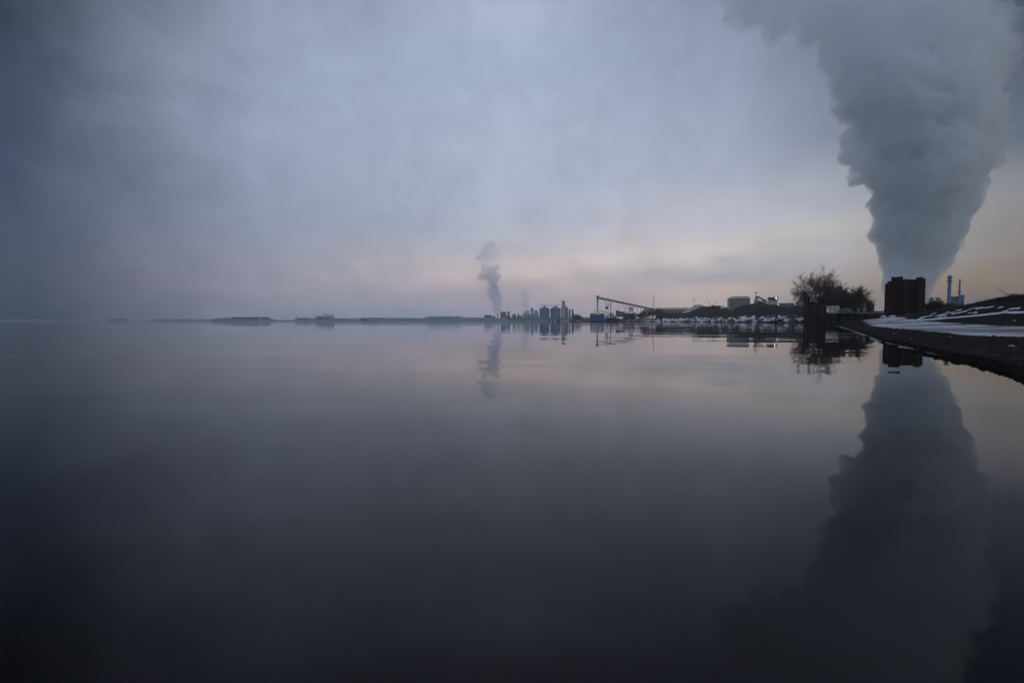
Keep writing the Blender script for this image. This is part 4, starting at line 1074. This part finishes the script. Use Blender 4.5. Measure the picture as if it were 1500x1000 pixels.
th = thing('roof_catwalk', 'thin catwalk spanning the silo peaks to the elevator', 'catwalk', (X(810, D), D, Z(448, D)))
m_ = MB(); m_.bar(P(790, 447.4, D), P(823.4, 447.4, D), .32, .32, 5); m_.bar(P(790, 446.6, D), P(823.4, 446.6, D), .12, .12, 4); m_.build('deck', M['steel'], th)
for px in (797.5, 813.5):
    m_ = MB(); m_.bar(P(px, 448, D), P(px, 445.8, D), .4, .4, 6); m_.build('support', M['steel'], th)
# plant buildings on the headland, left of the silos
D = 915
def plant_block(name, label, p0, p1, top, m, D=915, dep=14, roofm=None, cat='building', wins=0):
    th = thing(name, label, cat, (X((p0 + p1) / 2, D), D, ZB))
    m_ = MB(); m_.box(X(p0, D), X(p1, D), D, D + dep, ZB - 2.5, Z(top, D)); m_.build('wall', M[m], th)
    m_ = MB(); m_.box(X(p0, D) - .3, X(p1, D) + .3, D - .3, D + dep + .3, Z(top, D) + .01, Z(top, D) + .7); m_.build('roof', M[roofm or m], th)
    for i in range(wins):
        a = lerp(p0, p1, (i + .3) / wins); m_ = MB(); m_.box(X(a, D), X(a + .4 * (p1 - p0) / wins, D), D - .12, D - .01, lerp(ZB, Z(top, D), .5), lerp(ZB, Z(top, D), .8)); m_.build('window', M['glass'], th)
    return face(th)
plant_block('plant_building', 'low blue-grey block at the foot of the small steam plume', 709.5, 720.5, 462, 'steel_blue', wins=4)
plant_block('plant_building', 'little blue-grey block right of the small steam plume foot', 721.5, 725.5, 463.2, 'steel_blue', wins=1)
plant_block('plant_building', 'square grey block tallest of the far plant left of the silos', 733.2, 741.6, 457, 'grey_clad', wins=3)
plant_block('plant_building', 'narrow grey tower block right of the square grey block', 743.2, 746.6, 456.8, 'grey_clad', wins=1)
plant_block('plant_building', 'low grey link joining the square block and the narrow block', 733, 748, 462.6, 'steel_blue', D=912, dep=3, wins=4)
plant_block('plant_building', 'low pale shed between the narrow grey block and the round store', 750, 756, 461.2, 'grey_clad', wins=2)
plant_block('plant_building', 'long pale blue shed left of the left big silo', 765, 789, 461.4, 'pale_clad', D=925, wins=6, roofm='pale_clad')
plant_block('plant_building', 'low dark shed where the second faint plume rises', 757, 764, 462.2, 'steel_blue', wins=2)
th = thing('storage_dome', 'pale ribbed storage dome left of the T-shaped tower', 'dome', (X(772, 945), 945, ZB)); Dd = 945
m_ = MB(); m_.lathe((X(772, Dd), Dd, ZB), [(W(6.4, Dd) * math.cos(k * .157), 1.0 + W(9.6, Dd) * math.sin(k * .157)) for k in range(10)], 24); m_.build('shell', M['pale_clad'], th, True)
m_ = MB(); m_.lathe((X(772, Dd), Dd, ZB + W(9.6, Dd) + .9), [(1.2, 0), (1.2, 1.2), (.4, 1.8)], 10); m_.build('vent', M['steel'], th)
th = thing('storage_dome', 'pale storage dome between the T-shaped tower and the left big silo', 'dome', (X(785, Dd), Dd, ZB))
m_ = MB(); m_.lathe((X(785, Dd), Dd, ZB), [(W(4.4, Dd) * math.cos(k * .157), 1.0 + W(11, Dd) * math.sin(k * .157)) for k in range(10)], 24); m_.build('shell', M['pale_clad'], th, True)
m_ = MB(); m_.lathe((X(785, Dd), Dd, ZB + W(11, Dd) + .9), [(1.0, 0), (1.0, 1.0), (.3, 1.6)], 10); m_.build('vent', M['steel'], th)
D = 920
th = thing('conveyor_tower', 'T-shaped conveyor tower with two arms left of the big silos', 'tower', (X(779.5, D), D, ZB))
m_ = MB(); m_.box(X(778.2, D), X(780.9, D), D, D + 4, ZB - 1, Z(454, D)); m_.build('shaft', M['steel_blue'], th)
m_ = MB(); m_.box(X(777.8, D), X(781.2, D), D - .5, D + 4.5, Z(454, D) + .01, Z(450.9, D)); m_.build('head', M['steel_blue'], th)
for a, b, c_, d_ in ((778, 455, 772, 455.4), (772, 455.4, 766.5, 459.5), (781, 455.2, 787, 455.4)):
    m_ = MB(); m_.bar(P(a, b, D + 2), P(c_, d_, D + 2), .7, .7, 5); m_.build('gallery', M['steel'], th)
for px in (772, 786.5):
    m_ = MB(); m_.bar(P(px, 455.6, D + 2), P(px, 464, D + 2), .25, .25, 5); m_.build('leg', M['steel'], th)
for px, t_, lab in ((729.4, 460, 'small dark steel stack at the foot of the small steam plume'), (759.2, 458.6, 'dark leaning chute stack right of the low pale shed'), (754, 459.4, 'short vent stack on the low pale shed')):
    th = thing('vent_stack', lab, 'stack', (X(px, D), D, ZB)); m_ = MB(); r_ = W(.8, D); m_.lathe((X(px, D), D - 8, ZB), [(r_, -2), (r_ * .8, Z(t_, D) - ZB)], 10); m_.build('shaft', M['steel_blue'], th)
    m_ = MB(); m_.lathe((X(px, D), D - 8, Z(t_, D) + .01), [(r_, 0), (r_, .6)], 10); m_.build('rim', M['dark_clad'], th)
plant_block('quay_wall', 'long grey quay wall along the water below the silos', 742, 866, 465.6, 'steel_blue', D=880, dep=3, cat='quay wall', roofm='grey_clad')
th = thing('tiny_crane', 'faint little crane on the headland left of the plant', 'crane', (X(533, 900), 900, 4))
m_ = MB(); m_.bar(P(533.8, 468, 900), P(532.4, 462.6, 900), .4, .2, 5); m_.build('jib', M['steel_blue'], th)
m_ = MB(); m_.box(X(528, 900), X(538, 900), 898, 901, 4, Z(466.4, 900)); m_.build('base', M['steel_blue'], th)

# ------------------------------------------------------------------ far trees
random.seed(31)
def far_crown(m_, base, hgt, wid, n, slim, r=.16):
    for _ in range(n):
        u = random.random(); zz = hgt * (.12 + .8 * u)
        a = random.random() * 6.3; rad = wid * (math.sin(math.pi * min(1, u * .9 + .08)) if not slim else (1 - u) * .8 + .2) * random.random() ** .5
        p = Vector(base) + Vector((math.cos(a) * rad * .4, math.sin(a) * rad * .4, zz * .8)); q = Vector(base) + Vector((math.cos(a) * rad, math.sin(a) * rad, zz + hgt * .10 * random.random()))
        m_.bar(p, q, r, r * .4, 3)
proto_pop = thing('poplar_tree', 'slim bare poplar of the row on the hazy island', 'tree', (0, 0, 0), 'slim bare poplars on the hazy island')
a_ = MB(); a_.bar((0, 0, -.6), (0, 0, .95 * 10), .22, .06, 5); a_.build('trunk', M['far_twig'], proto_pop)
a_ = MB(); far_crown(a_, (0, 0, 0), 10, 1.3, 110, True, .14); a_.build('crown', M['far_twig'], proto_pop)
pops = [(435, 460.6), (445.5, 462), (448.5, 462.4), (452.6, 463.4), (454, 462), (459, 463.5), (462.5, 459.6), (464.6, 462), (468, 461), (471, 460.6), (474.4, 458.8), (476.6, 458.4), (479.5, 458.6), (482, 458.4), (484.4, 458.6), (486.6, 459.4), (488.4, 459.6), (411, 464.6), (415, 464), (423.5, 464.4), (402, 466)]
Dp = 1090
for i, (px, py) in enumerate(pops):
    z0 = 3.2; sc = (Z(py, Dp) - z0) / 10
    q = (X(px, Dp + i % 5 * 7), Dp + i % 5 * 7, z0); s3 = (max(.7, sc), max(.7, sc), sc)
    if i == 0: proto_pop.location = q; proto_pop.scale = s3
    else: dup(proto_pop, q, random.random() * 6, s3)
m_ = MB()
for _ in range(150):
    px = random.uniform(311, 398); py = table([(311, 467), (320, 466), (333, 464.6), (345, 463.8), (360, 463.6), (375, 463.4), (385, 463), (394, 464), (398, 466.4)], px) + random.uniform(-.5, 1.2)
    d_ = 1090 + random.random() * 60; far_crown(m_, (X(px, d_), d_, 3), Z(py, d_) - 3, random.uniform(2.5, 4), 46, False, .2)
for _ in range(60):
    px = random.uniform(430, 490); d_ = 1095 + random.random() * 50; far_crown(m_, (X(px, d_), d_, 3), random.uniform(4, 6.5), random.uniform(2.5, 4), 36, False, .2)
for _ in range(70):
    px = random.choice([random.uniform(462, 489), random.uniform(436, 456)]); d_ = 1095 + random.random() * 50
    far_crown(m_, (X(px, d_), d_, 3), (Z(461.5, d_) - 3) * random.uniform(.6, 1) * (1 if px > 460 else .6), random.uniform(1.5, 3), 44, False, .17)
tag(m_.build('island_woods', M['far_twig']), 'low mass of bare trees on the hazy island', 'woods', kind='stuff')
m_ = MB()
for _ in range(330):
    px = random.choice([random.uniform(-60, 100), random.uniform(156, 185), random.uniform(222, 312)]); d_ = 1510 + random.random() * 100
    far_crown(m_, (X(px, d_), d_, 4), random.uniform(3, 6), random.uniform(4, 7), 22, False, .35)
tag(m_.build('far_woods', M['far_hazed']), 'faint band of woods along the farthest shore at the left', 'woods', kind='stuff')
m_ = MB()
for _ in range(160):
    px = random.uniform(495, 708); d_ = 915 + random.random() * 60; py = table([(495, 465.6), (545, 464.6), (620, 465.6), (640, 463.8), (675, 464.2), (708, 465)], px)
    far_crown(m_, (X(px, d_), d_, Z(py, 900) - 2.5), random.uniform(1.6, 3.0), random.uniform(2, 5), 24, False, .2)
tag(m_.build('distant_scrub', M['far_twig']), 'hazy scrub along the headland left of the plant', 'scrub', kind='stuff')

# ------------------------------------------------------------------ power plant behind the bank
D = 300; ZG = 2.6
th = thing('boiler_house', 'light blue boiler house below the two chimneys', 'building', (X(1400, D), D, ZG))
m_ = MB(); m_.box(X(1391.5, D), X(1403, D), D, D + 14, ZG - .5, Z(435, D)); m_.build('wall', M['blue_clad'], th)
m_ = MB(); m_.box(X(1403, D) + .01, X(1411, D), D - 2, D + 12, ZG - .5, Z(433.2, D)); m_.build('annex', M['blue_clad'], th)
m_ = MB(); m_.box(X(1391, D), X(1403, D) + .005, D - .4, D + 14.4, Z(435, D) + .004, Z(434.2, D)); m_.build('roof', M['blue_dark'], th)
m_ = MB(); m_.box(X(1403, D) + .02, X(1411.4, D), D - 2.4, D + 12.4, Z(433.2, D) + .004, Z(432.5, D)); m_.build('roof', M['blue_dark'], th)
m_ = MB(); m_.box(X(1406.4, D), X(1410, D), D - 2.1, D - 2.003, ZG - .4, Z(442, D)); m_.build('door', M['blue_dark'], th)
for i in range(3):
    m_ = MB(); a = 1393.5 + i * 3; m_.box(X(a, D), X(a + 1.6, D), D - .08, D - .003, Z(439.6, D), Z(437.6, D)); m_.build('window', M['blue_dark'], th)
face(th)
def chimney(px, wpx, top, collars, label, D):
    th = thing('chimney', label, 'chimney', (X(px, D), D, ZG)); r_ = W(wpx, D) * .5 * .76; zt = Z(top, D) - ZG
    m_ = MB(); m_.lathe((X(px, D), D, ZG), [(r_ * 1.12, -1), (r_, zt * .6), (r_ * .97, zt)], 20); m_.build('shaft', M['blue_clad'], th)
    for py, k in collars:
        m_ = MB(); z = Z(py, D) - ZG; hh = W(1.3, D) * .5; m_.lathe((X(px, D), D, ZG), [(r_ * 1.0, z - hh * 1.6), (r_ * k, z - hh), (r_ * k, z + hh), (r_ * 1.0, z + hh * 1.6)], 20); m_.build('collar', M['steel_blue'], th)
    m_ = MB(); m_.lathe((X(px, D), D, ZG + zt + .01), [(r_ * 1.06, 0), (r_ * 1.06, .5), (r_ * .8, .6)], 20); m_.build('rim', M['steel_blue'], th)
chimney(1388.6, 5.2, 404.8, [(406.8, 1.75), (411.8, 1.8)], 'tall thick blue chimney with two wide collars', 302)
chimney(1403.6, 2.7, 410.4, [(427.2, 2.1)], 'slimmer blue chimney rising from the boiler house roof', 296)
th = thing('blue_shed', 'small light blue shed left of the thick chimney', 'shed', (X(1363, D), D, ZG))
m_ = MB(); m_.box(X(1360, D), X(1366.4, D), D, D + 6, ZG - .5, Z(436.8, D)); m_.build('wall', M['blue_clad'], th)
m_ = MB(); m_.box(X(1361, D), X(1366.8, D), D - .3, D + 6.3, Z(436.8, D) + .004, Z(435.8, D)); m_.build('roof', M['blue_clad'], th); face(th)
th = thing('water_tank', 'small reddish tank on a stand between the blue shed and the chimney', 'tank', (X(1372, D), D, ZG))
m_ = MB(); m_.lathe((X(1372, D), D, Z(439, D)), [(W(2, D), 0), (W(2.2, D), .2), (W(2.2, D), W(2.6, D)), (W(1.2, D), W(3.4, D))], 14); m_.build('vessel', M['brown_bits'], th)
for s in (-1, 1):
    m_ = MB(); m_.bar((X(1372 + s * 1.4, D), D, ZG - .4), (X(1372 + s * 1.4, D), D, Z(438.9, D)), .3, .3, 6); m_.build('leg', M['steel'], th)

# ------------------------------------------------------------------ steam plumes
def plume(name, label, balls, D, voxel, amps, dens, col, zlo, step=.25, hole=(.36, .56), nsc=.03, ztop=None, jit=.5, seed=1, zfade=None):
    """puffs fused into one billowing hull, filled with vapour of uneven density"""
    random.seed(seed); bm = bmesh.new()
    for px, py, r_ in balls:
        rm = W(r_, D); c = P(px, py, D + random.uniform(-jit, jit) * rm)
        th_ = math.atan2(c.x, c.y)
        bmesh.ops.create_icosphere(bm, subdivisions=3, radius=rm, matrix=Matrix.Translation(c) @ Matrix.Rotation(-th_, 4, 'Z') @ Matrix.Diagonal((math.cos(th_) * 1.04, 1, 1, 1)))
    me = bpy.data.meshes.new(name); bm.to_mesh(me); bm.free()
    tmp = bpy.data.objects.new('plume_source', me); COL.objects.link(tmp)
    md = tmp.modifiers.new('r', 'REMESH'); md.mode = 'VOXEL'; md.voxel_size = voxel
    dg = bpy.context.evaluated_depsgraph_get(); dg.update()
    me2 = bpy.data.meshes.new_from_object(tmp.evaluated_get(dg)); me2.name = name
    bpy.data.objects.remove(tmp); bpy.data.meshes.remove(me)
    me2.update(); nrm = [v.normal.copy() for v in me2.vertices]
    for v, n_ in zip(me2.vertices, nrm):
        d_ = 0
        for amp, wl in amps:
            q = v.co / wl + Vector((seed * 3.1, 0, 0)); d_ += amp * (.62 - 2.0 * abs(N.noise(q)))
        v.co += n_ * d_ * (lerp(.5, 1.7, sstep(zfade[0] * .2, zfade[0] * 1.6, v.co.z)))
        if v.co.z < zlo: v.co.z = zlo
    tmp = bpy.data.objects.new('plume_source', me2); COL.objects.link(tmp)
    md = tmp.modifiers.new('r', 'REMESH'); md.mode = 'VOXEL'; md.voxel_size = voxel * .8
    dg = bpy.context.evaluated_depsgraph_get(); dg.update()
    me3 = bpy.data.meshes.new_from_object(tmp.evaluated_get(dg)); bpy.data.objects.remove(tmp); bpy.data.meshes.remove(me2); me2 = me3; me2.name = name
    for v in me2.vertices:
        if v.co.z < zlo: v.co.z = zlo
    me2.materials.clear()
    m = bpy.data.materials.new(name); m.use_nodes = True; t = m.node_tree; t.nodes.remove(t.nodes['Principled BSDF'])
    pv = t.nodes.new('ShaderNodeVolumePrincipled'); pv.inputs['Color'].default_value = (*col, 1); pv.inputs['Anisotropy'].default_value = 0.45
    g = t.nodes.new('ShaderNodeNewGeometry')
    n1 = t.nodes.new('ShaderNodeTexNoise'); n1.inputs['Scale'].default_value = nsc; n1.inputs['Detail'].default_value = 4; n1.inputs['Roughness'].default_value = .6
    t.links.new(g.outputs['Position'], n1.inputs['Vector'])
    mr = t.nodes.new('ShaderNodeMapRange'); mr.interpolation_type = 'SMOOTHSTEP'; mr.inputs['From Min'].default_value = hole[0]; mr.inputs['From Max'].default_value = hole[1]
    mr.inputs['To Min'].default_value = 0; mr.inputs['To Max'].default_value = 1
    t.links.new(n1.outputs['Fac'], mr.inputs['Value'])
    sp = t.nodes.new('ShaderNodeSeparateXYZ'); t.links.new(g.outputs['Position'], sp.inputs[0])
    # solid vapour low down, torn and thinner higher up
    z0, z1, thin, solid = zfade
    mz = t.nodes.new('ShaderNodeMapRange'); mz.interpolation_type = 'SMOOTHSTEP'; t.links.new(sp.outputs[2], mz.inputs['Value'])
    mz.inputs['From Min'].default_value = z0; mz.inputs['From Max'].default_value = z1; mz.inputs['To Min'].default_value = 1; mz.inputs['To Max'].default_value = thin
    ms = t.nodes.new('ShaderNodeMapRange'); t.links.new(sp.outputs[2], ms.inputs['Value'])
    ms.inputs['From Min'].default_value = z0; ms.inputs['From Max'].default_value = z1; ms.inputs['To Min'].default_value = solid; ms.inputs['To Max'].default_value = 0
    ad = t.nodes.new('ShaderNodeMath'); ad.operation = 'ADD'; ad.use_clamp = True; t.links.new(mr.outputs['Result'], ad.inputs[0]); t.links.new(ms.outputs['Result'], ad.inputs[1])
    mu = t.nodes.new('ShaderNodeMath'); mu.operation = 'MULTIPLY'; t.links.new(ad.outputs[0], mu.inputs[0]); t.links.new(mz.outputs['Result'], mu.inputs[1])
    mm = t.nodes.new('ShaderNodeMath'); mm.operation = 'MULTIPLY'; t.links.new(mu.outputs[0], mm.inputs[0]); mm.inputs[1].default_value = dens
    t.links.new(mm.outputs[0], pv.inputs['Density'])
    t.links.new(pv.outputs[0], t.nodes['Material Output'].inputs['Volume'])
    m.cycles.volume_step_rate = step
    me2.materials.append(m)
    o = bpy.data.objects.new(name, me2); COL.objects.link(o)
    return tag(o, label, 'steam plume')
big = [(1322, 438, 22), (1346, 440, 16), (1316, 420, 22), (1342, 420, 22), (1328, 404, 26), (1352, 402, 20), (1366, 398, 14), (1316, 386, 25), (1346, 382, 30), (1370, 378, 20), (1328, 362, 36), (1362, 345, 40), (1326, 328, 46), (1378, 318, 40), (1340, 296, 56), (1394, 284, 36), (1318, 272, 40), (1256, 266, 10),
       (1253, 248, 11), (1257, 226, 12), (1316, 245, 36), (1366, 250, 60), (1415, 238, 34), (1300, 226, 20), (1338, 210, 60), (1400, 200, 52), (1440, 214, 18), (1266, 190, 22), (1318, 165, 56), (1388, 150, 58), (1432, 170, 26), (1266, 148, 26),
       (1282, 104, 44), (1330, 90, 96), (1402, 85, 64), (1256, 50, 46), (1188, 34, 28), (1136, 16, 24), (1092, 2, 24), (1340, 0, 96), (1262, -60, 100), (1350, -110, 100), (1150, -50, 44)]
plume('steam_plume', 'huge grey steam plume rising behind the rusty block and spreading across the sky', big, 335, 2.0,
      [(4, 30), (5, 13), (4.2, 6.5), (2.2, 3.2)], .13, (.955, .980, 1.0), 2.9, .10, (.30, .60), .030, seed=2, zfade=(105, 285, .27, .62))
small = [(729, 458, 5), (728, 450, 6), (727, 441, 7), (724, 431, 8), (723, 420, 8.5), (726, 410, 8), (718, 404, 9), (707, 406, 6), (722, 396, 9), (712, 388, 8), (706, 380, 7), (714, 372, 9), (724, 368, 8), (718, 364, 8)]
plume('steam_plume', 'thin pale blue steam plume above the far plant in the middle', small, 1000, 2.2, [(5, 28), (3, 12), (1.4, 6)], .040, (.86, .90, .97), 6, .22, (.34, .60), .030, seed=5, zfade=(60, 160, .45, .9), jit=.2)
faint = [(768, 456, 5), (769, 448, 6), (768, 440, 6), (767, 433, 5), (766, 427, 4)]
plume('steam_plume', 'faintest small steam plume beside the T-shaped tower', faint, 1000, 2.2, [(3, 20), (1.6, 9)], .020, (.86, .90, .97), 6, .3, (.30, .62), .03, seed=9, zfade=(30, 80, .4, .6), jit=.2)

# ------------------------------------------------------------------ fittings belong to the part they are fixed to
import re
FIT = {'grain_silo': [('vent', 'roof')], 'gabled_shed': [('door', 'wall'), ('cladding_rib', 'wall'), ('duct', 'wall')], 'control_cabin': [('window', 'wall'), ('lamp', 'lamp_arm')],
       'elevated_booth': [('window', 'wall')], 'grain_elevator': [('window', 'tower'), ('cap', 'tower'), ('mast', 'tower')], 'plant_building': [('window', 'wall')],
       'boiler_house': [('door', 'annex'), ('window', 'wall')], 'chimney': [('collar', 'shaft'), ('rim', 'shaft')], 'mooring_dolphin': [('fender', 'drum')], 'snowy_float': [('snow_cover', 'deck')],
       'yard_light': [('lamp_head', 'pole'), ('bracket', 'pole')], 'cargo_barge': [('coaming', 'hull'), ('fender_rib', 'hull'), ('boot_stripe', 'hull')], 'deck_barge': [('bulwark', 'hull')],
       'long_warehouse': [('door', 'wall')], 'conveyor_loader': [('belt', 'boom'), ('head_pulley_box', 'boom'), ('platform', 'spout')], 'lamp_pole': [('lamp_arm', 'shaft')], 'thin_mast': [('crossarm', 'pole')],
       'storage_dome': [('vent', 'shell')], 'vent_stack': [('rim', 'shaft')], 'mooring_pile': [('cap', 'shaft')], 'conveyor_tower': [('head', 'shaft')], 'utility_cabinet': [('lid', 'housing')], 'grey_cabinet': [('lid', 'housing')],
       'moored_boat': [('cabin', 'hull')], 'deck_crate': [('lid', 'body')], 'winch_housing': [('lid', 'body')]}
base = lambda o: re.sub(r'\.\d+$', '', o.name)
for root in [o for o in COL.objects if o.parent is None and base(o) in FIT]:
    parts = list(root.children)
    for kid, host in FIT[base(root)]:
        h = next((p for p in parts if base(p) == host), None)
        for c in parts:
            if h is not None and base(c) == kid:
                c.parent = h; c.location = c.location - h.location
